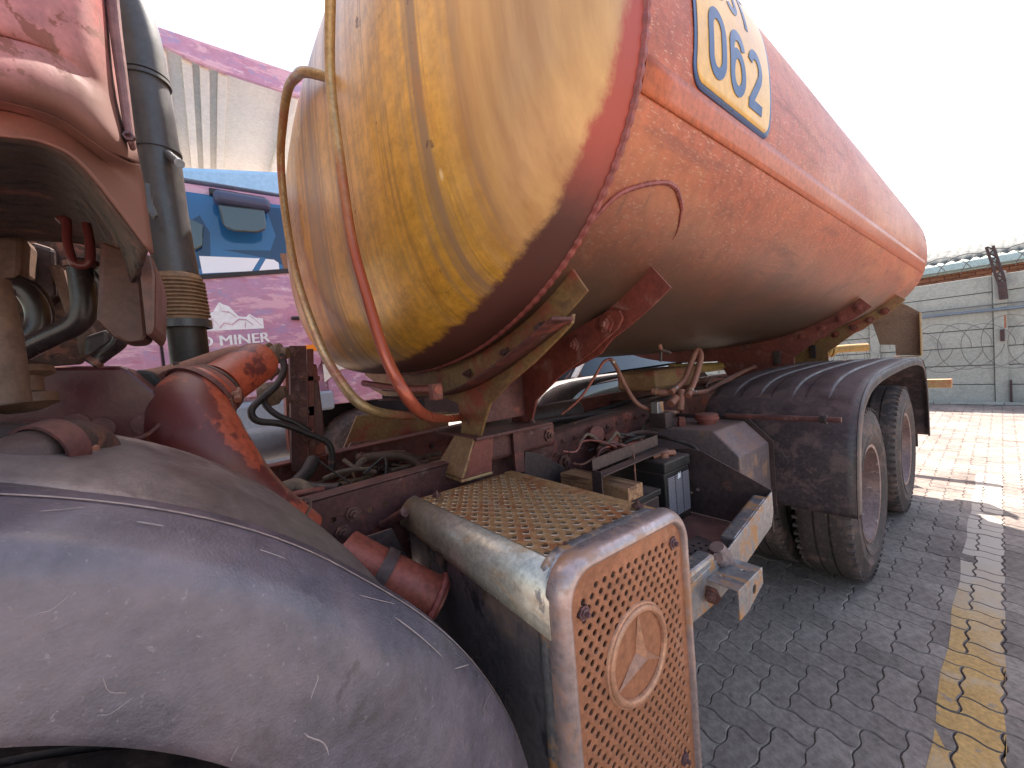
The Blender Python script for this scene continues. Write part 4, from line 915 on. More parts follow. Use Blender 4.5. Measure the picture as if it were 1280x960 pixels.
# ---------------------------------------------------------------- far-side post with air couplings
plX('coupling_post',-2.02,[(362,432),(383,432),(385,590),(365,590)],.05,'mauve_steel',T,bevel=.004)
plX('coupling_post',-2.06,[(384,436),(392,436),(395,585),(386,585)],.03,'red_steel',T,bevel=.003)
plX('red_shield',-2.10,[(385,455),(396,455),(404,520),(408,575),(386,575)],.08,'hose_red',T,bevel=.006)
plX('shield_tab',-2.06,[(385,508),(395,507),(396,519),(386,520)],.01,'mauve_steel',T); plX('shield_tab',-2.06,[(383,470),(400,470),(400,476),(383,476)],.01,'red_steel',T)
plX('post_base',-2.10,[(356,455),(362,455),(362,565),(358,520)],.08,'red_pipe',T)
b=MB()
for u,v in ((364,440),(378,471),(377,498),(365,498),(380,515),(384,545)): b.bolt(P(u,v,x=-2.015),(1,0,0),.014,.012)
b.split('post_bolt','bolt',T)
b=MB(); c=P(345,442,x=-1.98); b.lathe([(-.05,.035),(-.03,.05),(-.02,.05),(-.015,.035),(.0,.035),(.005,.045),(.02,.045),(.03,.028),(.05,.025)],c,(.5,.85,0),18); b.build('air_coupling','hose_dusty',T,40)
b=MB(); c=P(342,492,x=-1.98); b.lathe([(-.05,.045),(-.03,.055),(.01,.05),(.03,.03),(.05,.025)],c,(.4,.9,.1),18); b.build('air_coupling','hose_dusty',T,40)
hose('air_hose',[P(352,443,x=-1.95),P(355,462,x=-1.93),P(345,482,x=-1.9),P(325,500,x=-1.88),P(314,514,x=-1.86),P(322,526,x=-1.85),P(352,530,x=-1.85),P(385,542,x=-1.85),P(412,556,x=-1.85),P(415,585,x=-1.85)],.014,'black_rubber',T,10,6)
hose('air_hose',[P(338,488,x=-1.93),P(330,502,x=-1.9),P(345,518,x=-1.87),P(372,530,x=-1.86),P(395,545,x=-1.86)],.013,'black_rubber',T,10,6)
hose('steel_elbow',[P(333,492,x=-1.96),P(345,490,x=-1.96),P(356,492,x=-1.98)],.02,'tan_part',T,10,3)
hose('steel_elbow',[P(336,474,x=-2.0),P(341,468,x=-2.0),P(350,462,x=-2.0)],.014,'hose_orange',T,10,3)
plX('rail_bracket',-2.35,[(430,560),(446,520),(500,515),(560,515),(562,545),(440,552)],.02,'cradle_steel',T)
b=MB(); b.lathe([(0,.09),(.5,.09)],P(300,560,x=-2.4)-Vector((0,.25,0)),(0,1,0),24); b.build('grey_cylinder','silver_plastic',T,40)
# ---------------------------------------------------------------- red intake elbow
el=[P(322,452,x=-1.36),P(300,466,x=-1.33),P(275,482,x=-1.29)]
hose('intake_sleeve',[P(327,449,x=-1.37)]+el,[.048,.058,.060,.062],'hose_red',T,28,5)
hose('sleeve_branch',[P(196,482,x=-1.42),P(235,466,x=-1.42),P(285,447,x=-1.42),P(305,443,x=-1.42)],[.05,.034,.03,.026],'hose_orange',T,20,5)
big=[P(262,488,x=-1.27),P(246,500,x=-1.25),P(238,520,x=-1.22),P(250,548,x=-1.19),P(275,580,x=-1.17),P(310,612,x=-1.17),P(345,635,x=-1.18),P(388,660,x=-1.20)]
hose('intake_elbow',big,[.074,.082,.088,.090,.082,.066,.052,.040],'hose_red',T,36,8)
def ring(c,d,r,w,name,mat,th=.005):
    b=MB(); b.lathe([(-w,r-.002),(-w,r+th),(w,r+th),(w,r-.002)],c,d,40,cap=False); return b.build(name,mat,T,40)
d=(big[0]-big[1]).normalized()
ring(P(252,494,x=-1.262),d,.083,.006,'hose_clamp','mauve_steel'); ring(P(265,488,x=-1.275),d,.069,.008,'hose_clamp','mauve_steel'); ring(P(271,484,x=-1.285),d,.066,.003,'hose_clamp','dark_steel')
b=MB(); b.tube([P(280,494,x=-1.22),P(300,492,x=-1.21)],.008,8); b.tube([P(284,486,x=-1.23),P(285,502,x=-1.2)],.010,8); b.tube([P(297,487,x=-1.23),P(297,500,x=-1.2)],.009,8); b.split('clamp_screw','hose_orange',T,40)
ring(P(371,643,x=-1.19),(big[-1]-big[-2]).normalized(),.046,.002,'clamp_band','tan_part',.003)
hose('elbow_neck',[P(190,505,x=-1.4),P(205,495,x=-1.4),P(225,488,x=-1.35)],[.05,.055,.06],'mauve_steel',T,20,4)
plX('neck_flange',-1.40,[(216,452),(222,452),(242,480),(236,486),(224,470),(222,486),(215,484)],.03,'dark_steel',T)
# ---------------------------------------------------------------- snorkel
SX=-1.6
sn=[P(120,-60,x=SX),P(140,-28,x=SX),P(160,10,x=SX),P(173,55,x=SX),P(181,105,x=SX),P(190,150,x=SX),P(198,200,x=SX),P(206,260,x=SX),P(215,310,x=SX),P(222,344,x=SX)]
hose('intake_stack',sn,[.056,.057,.058,.058,.057,.057,.056,.056,.055,.055],'intake_grey',T,36,8)
for k,(u,v,rr_) in enumerate(((180,96,.058),(181,103,.059),(196,190,.057))): ring(P(u,v,x=SX),(sn[5]-sn[3]).normalized(),rr_,.005,'stack_band','intake_grey',.004)
b=MB(); c0,c1=P(222,344,x=SX),P(230,402,x=SX); prof=[]
L_=(c1-c0).length; nr=10
prof=[(0,.056),(.015,.062)]
for i in range(nr):
    h=.02+(L_-.03)*i/nr; s=(L_-.03)/nr; rr0=.0625+.004*i/nr
    prof+=[(h,rr0-.004),(h+s*.25,rr0+.004),(h+s*.6,rr0+.004),(h+s*.85,rr0-.005)]
prof+=[(L_,.062)]
prof=[(h,rr_*1.0) for h,rr_ in prof]; b.lathe(prof,c0,c1-c0,40); b.build('bellows','bellows_tan',T,50)
ring(P(231,406,x=SX),(c1-c0).normalized(),.064,.012,'bellows_collar','intake_grey',.006)
hose('lower_duct',[P(233,408,x=SX),P(237,440,x=SX),P(240,475,x=SX)],.050,'black_rubber',T,30,3)
hose('stack_stub',[P(210,193,x=SX+.05),P(224,204,x=SX+.13)],.012,'intake_grey',T,16,2)
b=MB(); b.lathe([(0,.0125),(.004,.0125),(.005,.009),(.004,.0)],P(224,204,x=SX+.13),P(224,204,x=SX+.13)-P(210,193,x=SX+.05),20,cap=False); b.build('stub_end','silver_plastic',T)
plX('stack_bracket',-1.45,[(181,228),(188,230),(190,252),(197,268),(192,272),(184,262)],.02,'intake_grey',T)
# ---------------------------------------------------------------- cab corner and underside
def sheetuv(name,rows,mat,parent,solid=.004,n=5,sm=60):
    """loft through rows of (u,v,x) stations"""
    R_=[curve([P(u,v,x=x) for u,v,x in r],n) for r in rows]; K=len(R_[0])
    C=[]
    for k in range(K): C.append(curve([r[k] for r in R_],n))
    m=MB(); V=[p for c in C for p in c]; Q=len(C[0])
    m.add(V,[(k*Q+j,k*Q+j+1,(k+1)*Q+j+1,(k+1)*Q+j) for k in range(K-1) for j in range(Q-1)])
    return m.build(name,mat,parent,sm,solid=solid)
rows=[[(-260,-60,-.50),(-100,-70,-.52),(0,-80,-.54),(70,-80,-.56),(112,-80,-.585),(126,-80,-.66)],
      [(-260,0,-.50),(-100,10,-.52),(0,25,-.54),(70,45,-.56),(122,70,-.585),(140,70,-.66)],
      [(-260,20,-.505),(-100,30,-.525),(0,48,-.545),(75,74,-.565),(128,112,-.59),(146,108,-.66)],
      [(-260,60,-.50),(-100,70,-.518),(0,82,-.537),(72,100,-.557),(128,135,-.582),(152,130,-.66)],
      [(-260,80,-.50),(-100,92,-.52),(0,106,-.54),(80,132,-.56),(138,172,-.585),(162,170,-.66)],
      [(-260,100,-.52),(-100,110,-.54),(0,120,-.56),(78,145,-.58),(142,190,-.60),(170,205,-.66)]]
cabp=sheetuv('cab_corner','x' and rows,'cab_pink',T)
rows=[[(-260,100,-.52),(-100,110,-.54),(0,120,-.56),(78,145,-.58),(142,190,-.60),(170,205,-.66)],
      [(-260,112,-.55),(-100,122,-.57),(0,133,-.59),(70,155,-.605),(118,190,-.625),(178,240,-.66)],
      [(-260,130,-.56),(-100,140,-.575),(0,150,-.59),(62,165,-.605),(112,200,-.62),(184,285,-.66)],
      [(-260,155,-.56),(-100,160,-.575),(0,172,-.59),(58,182,-.60),(108,215,-.61),(188,318,-.65)]]
sheetuv('arch_flange',rows,'cab_red',cabp)
rows=[[(-260,150,-.562),(-100,155,-.577),(0,167,-.592),(58,177,-.602),(106,209,-.612),(142,256,-.628),(186,312,-.652)],
      [(-260,185,-.75),(-100,190,-.80),(0,205,-.85),(62,215,-.88),(105,240,-.88),(140,280,-.85),(178,335,-.72)],
      [(-260,245,-1.05),(-100,250,-1.1),(0,258,-1.15),(60,262,-1.15),(105,275,-1.12),(140,305,-1.05),(168,352,-.85)],
      [(-260,300,-1.4),(-100,300,-1.45),(0,300,-1.5),(60,300,-1.5),(110,305,-1.45),(145,320,-1.3),(165,362,-1.0)]]
sheetuv('cab_floor',rows,'cab_under',cabp,n=4)
plX('rubber_seal',-.60,[(128,-60),(141,-60),(150,30),(160,110),(168,178),(160,180),(152,150),(142,80),(132,10)],.02,'cab_trim',cabp,bevel=.003)
b=MB(); b.bolt(P(161,171,x=-.60),(1,0,0),.003,.002); b.build('seal_screw','bolt_dark',cabp)
# hanging skirt pieces behind the arch
plX('rear_skirt',-.78,[(172,318),(189,318),(195,345),(194,408),(190,418),(183,420)],.18,'skirt_brown',cabp,bevel=.008)
plX('rear_skirt',-.86,[(125,300),(172,318),(178,350),(184,420),(180,426),(157,428),(140,420),(120,400)],0.08,'skirt_brown',cabp,bevel=.006)
# inner bulkhead of the engine bay
plX('bulkhead',-1.62,[(-120,250),(120,250),(135,330),(140,400),(100,455),(-120,470)],.03,'cab_under',cabp,bevel=.006)
plX('bulkhead_rib',-1.50,[(60,330),(74,330),(92,400),(84,402)],.06,'tan_part',cabp,bevel=.01)
plX('bulkhead_rib',-1.45,[(-10,285),(28,290),(26,348),(-10,352)],.12,'tan_part',cabp,bevel=.02)
plX('bulkhead_rib',-1.48,[(94,415),(105,398),(118,420),(112,447),(98,445)],.08,'tan_part',cabp,bevel=.008)
plX('bulkhead_plate',-1.56,[(35,300),(68,310),(72,370),(55,385),(30,350)],.05,'dark_steel',cabp,bevel=.01)
plX('bulkhead_plate',-1.40,[(105,420),(135,410),(140,440),(118,452),(104,446)],.05,'black_rubber',cabp,bevel=.01)
hose('grab_loop',[P(72,276,x=-1.0),P(83,275,x=-1.0),P(84,300,x=-.99),P(90,325,x=-.98),P(96,331,x=-.98),P(108,331,x=-.98),P(113,322,x=-.98),P(112,300,x=-.99),P(108,280,x=-1.0)],.0065,'hose_red',cabp,8,5)
hose('coolant_pipe',[P(98,325,x=-1.05),P(102,350,x=-1.05),P(105,385,x=-1.05),P(95,405,x=-1.06),P(65,420,x=-1.08),P(25,440,x=-1.1),P(-40,475,x=-1.1)],.018,'black_pipe',cabp,14,6)
hose('coolant_pipe',[P(112,330,x=-1.1),P(128,350,x=-1.1),P(144,372,x=-1.1),P(148,400,x=-1.12),P(150,425,x=-1.13),P(130,442,x=-1.15),P(112,455,x=-1.15)],.014,'black_pipe',cabp,14,6)
hose('bright_sleeve',[P(121,334,x=-1.07),P(144,363,x=-1.07)],.005,'white_paint',cabp,8,2)
hose('curved_hose',[P(8,360,x=-1.2),P(30,362,x=-1.2),P(46,385,x=-1.2),P(45,410,x=-1.2),P(20,428,x=-1.2),P(-15,438,x=-1.2)],.018,'black_pipe',cabp,14,6)
hose('curved_hose',[P(20,350,x=-1.25),P(45,362,x=-1.25),P(58,388,x=-1.25),P(55,408,x=-1.25),P(30,432,x=-1.25)],.012,'plastic_black',cabp,14,6)
bx('cab_body',(-2.95,-2.3,2.02),(-.56,-.28,3.7),'tan_steel',T,.06)  # unseen rest of the cab, added to block skylight; tan bounce warms the head
bx('engine_block',(-2.1,-1.7,.6),(-1.0,-.55,1.55),'dark_steel',T,.05)  # unseen dark box, added to close the bay against light from the front
# beige spring cylinder at the frame edge
hose('air_spring',[P(-34,350,x=-.85),P(-20,420,x=-.85),P(-10,505,x=-.85)],[.032,.034,.035],'tan_part',T,26,4)
b=MB(); b.lathe([(-.02,.03),(-.01,.045),(0,.045),(.005,.03),(.03,.028),(.035,.042),(.05,.042),(.06,.02)],P(18,470,x=-1.0),(.1,.1,-1),22); b.build('spring_seat','tan_part',T,40)
plX('spring_bracket',-.90,[(-20,355),(8,362),(14,400),(8,408),(-20,402)],.02,'tan_part',T)
plX('coolant_box',-1.18,[(-140,462),(20,458),(150,457),(160,461),(192,488),(197,500),(197,540),(188,550),(150,566),(-140,575)],.42,'maroon_box',T,bevel=.022)
b=MB()
for u,v in ((127,535),(180,530),(95,530)): b.lathe([(-.002,.022),(.004,.022),(.006,.012),(.007,.001)],P(u,v,x=-1.18),(1,0,0),16,cap=False)
b.split('box_boss','mauve_steel',T,40)
plX('box_side_tank',-1.30,[(165,462),(188,462),(197,470),(205,480),(205,520),(190,520)],.2,'plastic_black',T,bevel=.01)
plX('frame_floor',-1.45,[(-100,565),(240,540),(240,640),(-100,640)],.1,'plastic_black',T)
hose('thin_cable',[P(160,553,x=-1.1),P(185,543,x=-1.1),P(200,530,x=-1.1)],.004,'mauve_steel',T,8,5)
# ================================================================== things on the tanker's tray
bt=empty('battery',(-.99,1.55,.742),'black lorry battery with ribbed side at the rear of the battery tray','battery')
bx('case',(-1.14,1.405,.742),(-.852,1.60,.965),'plastic_black',bt,.006); bx('lid',(-1.15,1.40,.967),(-.845,1.606,1.012),'plastic_black',bt,.006)
m=MB()
for c in range(3):
    for k in range(22): m.box((-.853,1.425+.058*c,.775+.0078*k),(-.8485,1.425+.058*c+.050,.779+.0078*k))
q=m.build('ribbed_grill','battery_grill',bt)
plX('logo_label',-.8465,[(1.495,.925),(1.518,.930),(1.520,.955),(1.512,.945),(1.505,.952),(1.498,.945)],.001,'white_ink',bt,raw=True,bevel=0)
b=MB(); b.tube([(-.93,1.45,1.018),(-.90,1.50,1.03),(-.88,1.54,1.025)],.013,10); b.lathe([(0,.02),(.02,.02)],(-.90,1.49,1.012),(0,0,1),12); b.split('terminal','hose_orange',bt,40)
bt.location=(-.99,1.5,.742); kids(bt)
b2=empty('battery',(-.97,1.15,.742),'low dusty black battery box under the timber block on the tray','battery box')
bx('case',(-1.14,.98,.742),(-.835,1.33,.905),'dark_steel',b2,.006); bx('lid',(-1.15,.97,.907),(-.83,1.34,.93),'plastic_black',b2,.004); kids(b2)
wd=bx('timber_block',(-1.17,1.13,.9335),(-.83,1.22,.985),'wood',None,.003); tag(wd,'pale sawn timber block wedged on the battery box behind the silencer','wood block')
kids(T)
# ================================================================== SECOND LORRY
K=empty('tipper_truck',(-5.6,1.5,0),'parked tipper lorry with pink mine-print livery and blue windows, behind the tanker','lorry')
KX=-4.6
door=plX('cab_door',KX,[(-.31,1.35),(-.31,2.47),(-.20,3.38),(.98,3.42),(1.00,2.66),(.98,1.70),(.80,1.38)],.05,'livery',K,raw=True,bevel=.012)
plX('cab_side',KX,[(-1.4,1.0),(-1.4,3.3),(-.215,3.38),(-.325,2.47),(-.325,1.0)],.05,'livery',K,raw=True,bevel=.012)
plX('cab_side',KX-.005,[(1.02,1.2),(1.02,3.42),(1.6,3.42),(1.6,1.2)],.05,'livery',K,raw=True,bevel=.012)
bx('cab_shell',(-6.9,-1.4,1.2),(KX-.06,1.6,3.42),'livery',K,.05)
plX('window_glass',KX+.012,[(.0,2.53),(-.10,3.30),(.93,3.33),(.93,2.69)],.01,'glass_blue',door,raw=True,bevel=.004)
plX('window_glass',KX+.012,[(-.40,2.45),(-1.2,2.2),(-.9,3.28),(-.22,3.30)],.01,'glass_blue',K,raw=True,bevel=.004)
plX('window_gasket',KX+.018,[(-.02,2.50),(.95,2.66),(.95,2.705),(.0,2.545)],.012,'plastic_black',door,raw=True)
plX('window_reflection',KX+.0135,[(.03,2.56),(.42,2.615),(.50,2.75),(.02,2.72)],.001,'seen_through',door,raw=True,bevel=0)
plX('window_reflection',KX+.0135,[(.48,2.625),(.66,2.65),(.66,2.72),(.62,2.75),(.55,2.75)],.001,'seen_through',door,raw=True,bevel=0)
plX('window_reflection',KX+.0132,[(.0,2.60),(.0,3.05),(.06,3.10),(.12,2.95),(.10,2.62)],.001,'glass_dark',door,raw=True,bevel=0)
plX('window_reflection',KX+.0130,[(.20,2.80),(.60,2.84),(.66,3.0),(.60,3.28),(.90,3.30),(.92,2.72),(.70,2.70),(.55,2.76)],.001,'glass_dark',door,raw=True,bevel=0)
plX('window_reflection',KX+.0135,[(.70,2.665),(.92,2.69),(.92,2.84),(.68,2.82)],.001,'cardboard',door,raw=True,bevel=0)
plX('orange_band',KX+.003,[(-.30,1.62),(.97,1.81),(.97,1.885),(-.30,1.70)],.002,'livery_orange',door,raw=True,bevel=0)
bx('door_seam',(KX-.001,-.324,1.2),(KX+.002,-.311,2.47),'hole_dark',K,.0)
bx('door_handle',(KX+.003,.72,2.14),(KX+.035,.98,2.175),'plastic_black',door,.01,Matrix.Rotation(R(3),3,'X')); bx('handle_recess',(KX-.002,.80,2.13),(KX+.004,.98,2.235),'white_paint',door,.003)
def lt(a,b,h): return (KX+.004+h,-.056+a,1.873+b+.07*a)
text('lettering','D MINER',.137,'white_vinyl',door,lt,.001,0,1.04); lb=text('lettering','D MINER',.137,'white_vinyl',door,lambda a,b,h:lt(a+.007,b+.001,h),.0014,0,1.04); lb['kind']='stuff'
mt=[(-.08,0),(.0,.08),(.05,.10),(.12,.18),(.16,.17),(.22,.27),(.25,.245),(.29,.23),(.36,.13),(.42,.12),(.45,.15),(.50,.11),(.56,.10),(.56,.0)]
mo=plX('mountain_logo',KX+.003,[(-.09+a,2.02+b_+.05*a) for a,b_ in mt],.001,'white_vinyl',door,raw=True,bevel=0)
for pth in ([(.02,.02),(.10,.07),(.13,.13),(.16,.10),(.20,.04)],[(.22,.24),(.23,.18),(.29,.17),(.34,.12)],[(.16,.02),(.15,.10)],[(.20,.02),(.24,.07),(.30,.05),(.36,.10),(.42,.09),(.47,.04)],[(.40,.01),(.41,.07)],[(.45,.13),(.48,.10),(.54,.03)]):
    m=MB(); V=[]
    for i,(a,b_) in enumerate(pth):
        V+=[(KX+.006,-.09+a,2.02+b_+.05*a+.005),(KX+.006,-.09+a+.004,2.02+b_+.05*a-.005)]
    m.add(V,[(2*i,2*i+1,2*i+3,2*i+2) for i in range(len(pth)-1)]); m.build('logo_line','livery',mo,solid=.001)
vis_=plX('roof_visor',KX+.02,[(-.9,3.40),(1.3,3.44),(1.3,3.66),(.7,3.665),(-.18,3.50),(-.9,3.48)],1.8,'blue_visor',K,raw=True,bevel=.05)
b=MB(); b.box((KX,.15,3.30),(KX+.06,.60,3.36)); b.build('mirror_arm','plastic_black',K,None,.01)
def rbox(name,a,b_,mat,parent,bev): m=MB(); m.box(a,b_); return m.build(name,mat,parent,None,bev,4)
mh=rbox('kerb_mirror',(KX+.06,.17,3.17),(KX+.24,.62,3.29),'mirror_shell',K,.05)
plX('mirror_glass',KX+.20,[(.215,2.99),(.245,2.95),(.30,2.93),(.48,2.945),(.55,2.98),(.565,3.03),(.56,3.18),(.20,3.16)],.03,'mirror_grey',mh,raw=True,bevel=.012)
b=MB(); b.box((KX+.02,-.22,3.05),(KX+.12,-.10,3.32)); b.build('side_mirror','mirror_shell',K,None,.03)
plX('grab_mirror',KX+.06,[(-.02,2.75),(.05,2.80),(.08,3.0),(-.03,3.05)],.02,'mirror_grey',K,raw=True,bevel=.01)
# tipper canopy above the cab
cn=rbox('canopy_floor',(-8.4,-1.6,4.60),(KX-.05,2.6,4.64),'white_paint',K,.004)
for y in (-1.3,-1.02,-.72,-.42,-.12,.06,.19,.33,.95,1.5,2.0):
    bx('canopy_rib',(-8.4,y,4.53),(KX-.06,y+.075,4.595),'white_paint',cn,.01)
plX('canopy_fascia',KX,[(-1.6,4.62),(-.1,4.60),(.15,4.545),(.5,4.53),(1.2,4.535),(2.6,4.50),(2.6,4.85),(1.2,4.775),(-1.6,4.705)],.04,'livery',K,raw=True,bevel=.006)
bx('tipper_chassis',(-6.6,1.0,.8),(-5.0,7.5,1.4),'dark_steel',K,.02); bx('tipper_body',(-7.0,2.3,1.75),(KX-.02,7.5,3.4),'white_paint',K,.03)
bx('bumper_panel',(KX-.3,-1.4,.55),(KX+.02,.62,1.33),'silver_plastic',K,.06)
bx('wheel_arch',(KX-.02,.62,1.15),(KX+.05,1.05,1.36),'silver_plastic',K,.03)
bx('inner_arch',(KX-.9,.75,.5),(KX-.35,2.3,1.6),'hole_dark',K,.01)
plX('arch_panel',KX+.01,[(.98,1.85),(1.6,1.90),(1.6,1.62),(1.15,1.58),(.98,1.45)],.03,'white_paint',K,raw=True,bevel=.01)
wk=wheel(KX-.20,1.42,1,44,w=.3,r=.56,par=K)
kids(K)
# ================================================================== BLACK CAR beyond the chassis
C_=empty('parked_car',(-4.7,5.4,0),'glossy black car with pale pillar glimpsed beneath the tank','car')
def loftY(name,secs,mat,parent,sm=40):
    m=MB(); V=[]; K_=len(secs[0][1])
    for y,pr_ in secs: V+=[(x,y,z) for x,z in pr_]
    m.add(V,[(i*K_+k,i*K_+k+1,(i+1)*K_+k+1,(i+1)*K_+k) for i in range(len(secs)-1) for k in range(K_-1)]+[tuple(range(K_)),tuple((len(secs)-1)*K_+k for k in range(K_))])
    return m.build(name,mat,parent,sm)
def csec(zt,zs,xo): return [(-5.7,.35),(xo+.02,.35),(xo,.55),(xo+.02,.85),(xo-.02,zs-.12),(xo-.08,zs-.03),(xo-.25,zs+.03),(xo-.6,zt),(-5.2,zt),(-5.7,zs)]
loftY('car_body',[(3.3,csec(.85,.75,-4.15)),(3.5,csec(1.02,.95,-4.05)),(4.0,csec(1.16,1.10,-4.0)),(4.6,csec(1.24,1.18,-3.97)),(5.2,csec(1.28,1.22,-3.96)),(8.2,csec(1.34,1.28,-3.97)),(8.5,csec(1.2,1.1,-4.1))],'car_black',C_)
loftY('cabin_glass',[(4.35,[(-5.6,1.15),(-4.2,1.18),(-4.25,1.2),(-5.5,1.2)]),(5.0,[(-5.6,1.15),(-4.08,1.22),(-4.22,1.62),(-5.5,1.62)]),(5.4,[(-5.6,1.15),(-4.06,1.24),(-4.24,1.72),(-5.5,1.72)]),(8.0,[(-5.6,1.2),(-4.08,1.28),(-4.26,1.72),(-5.5,1.72)])],'car_glass',C_)
hose('window_pillar',[(-4.10,4.40,1.19),(-4.17,4.72,1.45),(-4.25,5.0,1.64)],.045,'white_paint',C_,8,3)
hose('waist_trim',[(-3.975,4.0,1.02),(-3.95,4.6,1.08),(-3.94,5.2,1.11),(-3.94,8.0,1.16)],.010,'chrome_dusty',C_,8,3)
hose('sill_trim',[(-3.975,4.0,.80),(-3.95,5.2,.84),(-3.94,8.0,.90)],.012,'chrome_dusty',C_,8,3)
for wy in (4.15,7.3):
    wheel(-4.10,wy,1,0,w=.22,r=.36,par=C_,hub=False)
for o in [o for o in D.objects if o.parent and o.parent.parent==C_ and o.name.startswith('rim')]: pass
kids(C_)
cr=empty('packing_crate',(-3.0,2.6,0),'brown open packing crate seen past the tanker frame','crate')
plX('crate_side',-2.95,[(2.35,1.03),(2.80,1.03),(2.80,1.19),(2.62,1.21),(2.35,1.19)],.02,'cardboard',cr,raw=True)
for (a,c) in (((2.36,1.04),(2.52,1.18)),((2.52,1.18),(2.60,1.04)),((2.60,1.04),(2.60,1.19))):
    hose('crate_batten',[(-2.94,*a),(-2.94,*c)],.012,'cardboard',cr,6,2)
bx('crate_base',(-3.3,2.3,0),(-2.96,2.85,1.03),'cardboard',cr); kids(cr)
# ================================================================== WALL AND BUILDING
WYY=11.6
cw=empty('concrete_wall',(-.5,WYY,0),'grey precast concrete slab wall closing the yard behind the tanker','wall')
PX=[-10.42,-8.7,-6.98,-5.26,-3.54,-1.82,-.10,1.62,3.34]
zs=[.0,.37,.74,1.09,1.43,1.77,2.11,2.42]
for a,c in zip(PX[:-1],PX[1:]):
    for z0,z1_ in zip(zs[:-1],zs[1:]):
        dz=random.uniform(-.012,.012)
        bx('slab',(a+.09,WYY+dz,z0+.006),(c-.005,WYY+.05+dz,z1_-.006),'concrete',cw,.012)
for a in PX: bx('wall_post',(a,WYY-.05,0),(a+.16,WYY+.09,2.46),'concrete',cw,.012)
bx('backing',(-10.3,WYY+.055,0),(3.4,WYY+.085,2.40),'hole_grey',cw,0)
kids(cw)
kb=empty('wall_kerb',(-1,WYY-.3,0),'low brick kerb strip along the foot of the concrete wall','kerb')
kerbm=None
for i in range(-20,8):
    if kerbm is None:
        o=bx('kerb_brick',(0,0,0),(.213,.10,.05),'concrete',kb,.005); kerbm=o.data; o.location=(i*.22,WYY-.16,.0)
        for j in (1,2): pass
    else:
        o=D.objects.new('kerb_brick',kerbm); COL.objects.link(o); o.parent=kb; o.location=(i*.22,WYY-.16,0); md=o.modifiers.new('b','BEVEL'); md.width=.005; md.segments=2
kids(kb)
wp=tag(hose('wall_pipe',[(-9,WYY-.10,1.775),(-1,WYY-.10,1.77),(3,WYY-.10,1.76)],.028,'pipe_blue',None,12,2),'blue-grey steel pipe running along the concrete wall','pipe')
wq=tag(hose('wall_cable',[(-9,WYY-.08,1.90),(-1,WYY-.075,1.87),(3,WYY-.08,1.86)],.010,'wire',None,8,2),'thin pale conduit above the steel pipe on the wall','conduit')
ap=empty('fence_arm',(-.02,WYY-.1,1.7),'dark rusty angled iron arm with brackets fixed to the wall post','fence arm')
m=MB()
def bar(p,q,w_):
    m.tube([Vector(p),Vector(q)],w_,6)
a0=P(1237,308,y=WYY-.12); a1=P(1252,352,y=WYY-.12); a2=P(1255,374,y=WYY-.12)
for t_ in range(10):
    p=a0.lerp(a1,t_/10); q=a0.lerp(a1,(t_+1)/10); s=.035 if t_%2 else -.035
    m.tube([p+Vector((s,0,0)),q-Vector((s,0,0))],.014,6)
m.tube([a0+Vector((-.04,0,0)),a1+Vector((-.04,0,0))],.022,6); m.tube([a0+Vector((.04,0,0)),a1+Vector((.04,0,0))],.022,6); m.tube([a1,a2],.06,6)
m.build('lattice_arm','iron_dark',ap); 
bx('arm_clip',P(1250,412,y=WYY-.1),P(1256,426,y=WYY-.04),'iron_dark',ap); bx('short_stake',P(1262,475,y=WYY-.12),P(1266,505,y=WYY-.06),'iron_dark',ap)
bx('rust_streak',P(1255,394,y=WYY-.053),P(1258,410,y=WYY-.05),'brick_red',ap,0); kids(ap)
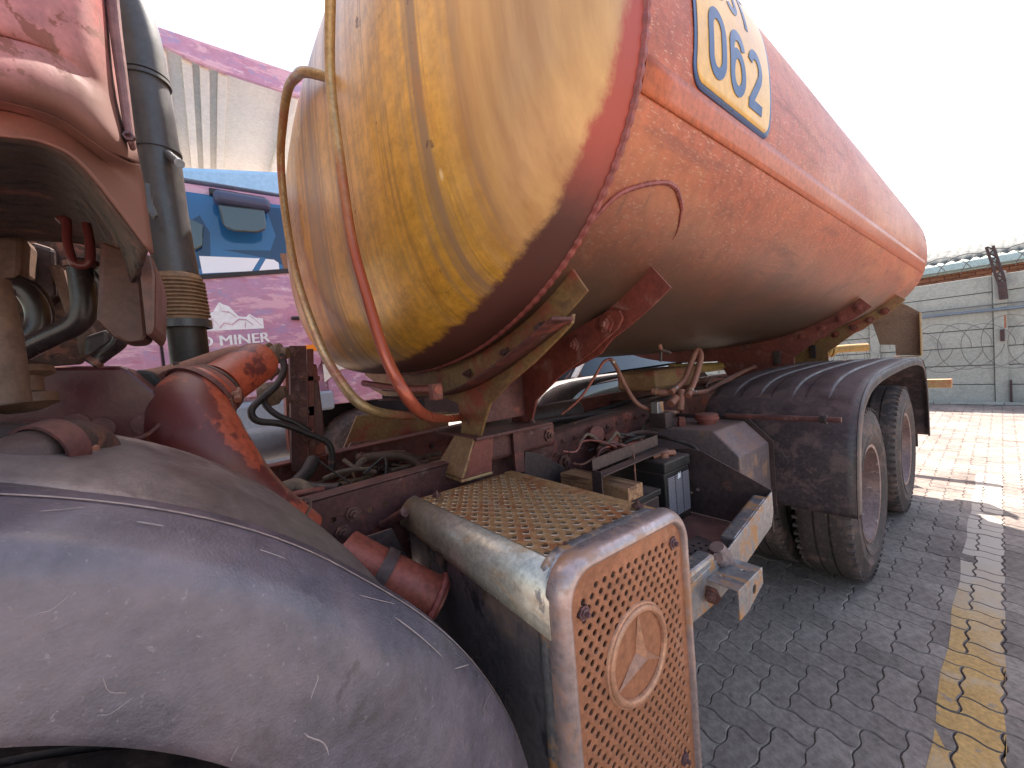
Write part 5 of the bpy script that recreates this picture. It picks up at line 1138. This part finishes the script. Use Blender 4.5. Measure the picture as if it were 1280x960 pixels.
# razor wire: drooping coils
rw=MB(); rr3=random.Random(11)
for k in range(17):
    cx=-3.2+k*.27+rr3.uniform(-.05,.05); cz=1.12+rr3.uniform(-.05,.05); rad=.42+rr3.uniform(-.06,.05); y0=WYY-.16; pts=[]
    for i in range(49):
        t=2*PI*i/48; pts.append((cx+rad*math.cos(t)*.9+.14*t/PI*.5,y0-.08+.07*math.cos(t*1.0+k),cz+rad*math.sin(t)*1.05-.04*math.sin(2*t)))
    rw.tube(pts,.0052,5)
razor=rw.build('razor_wire','wire',None,60); tag(razor,'looping coils of razor wire hanging in front of the concrete wall','razor wire')
rw=MB()
for k in range(9):
    cx=-2.2+k*.32; pts=[]
    for i in range(19):
        t=PI*(.15+.75*i/18); pts.append((cx+.42*math.cos(t)+.2,WYY-.02-.1*math.sin(t),2.38+.50*math.sin(t)))
    rw.tube(pts,.007,5)
tw=rw.build('razor_wire','wire',None,60); tag(tw,'pale wire hoops standing along the top of the concrete wall','razor wire')
BD=empty('building',(0,15.5,0),'low building with mottled grey sheet roof, mint gutter and red brick band beyond the wall','building')
BY=13.9
def zz(v,u,y): return P(u,v,y=y).z
bx('brick_wall',(-14,BY+.06,0),(8,BY+.3,2.95),'brick_red',BD,0)
bme=None; r4=random.Random(5); cnt_=0
for row in range(6):
    for i in range(-13,9):
        x=i*.236+(.118 if row%2 else 0); z=2.42+row*.082
        if bme is None: o=bx('brick',(0,0,0),(.226,.06,.072),'brick_red',BD,0); bme=o.data
        else: o=D.objects.new('brick',bme); COL.objects.link(o); o.parent=BD
        o.location=(x,BY,z)
zg0=zz(343,1162,BY-.15); zg1=zz(335.5,1162,BY-.15)
gt=bx('gutter',(-14,BY-.27,zg0-.01),(8,BY-.12,zg1+.01),'gutter',BD,.02); bx('fascia',(-14,BY-.11,zg0-.05),(8,BY+.05,zg1+.03),'gutter',BD,0)
m=MB(); V=[]; nn=420; ztop=zz(317,1162,BY+2.3)
for i in range(nn+1):
    x=-14+22*i/nn; h=.028*math.cos(2*PI*x/.177); V+=[(x,BY-.22,zg1+.05+h),(x,BY+2.3,ztop+h)]
m.add(V,[(2*i,2*i+1,2*i+3,2*i+2) for i in range(nn)]); m.build('roof_sheeting','roof_sheet',BD,60,solid=.01)
kids(BD)
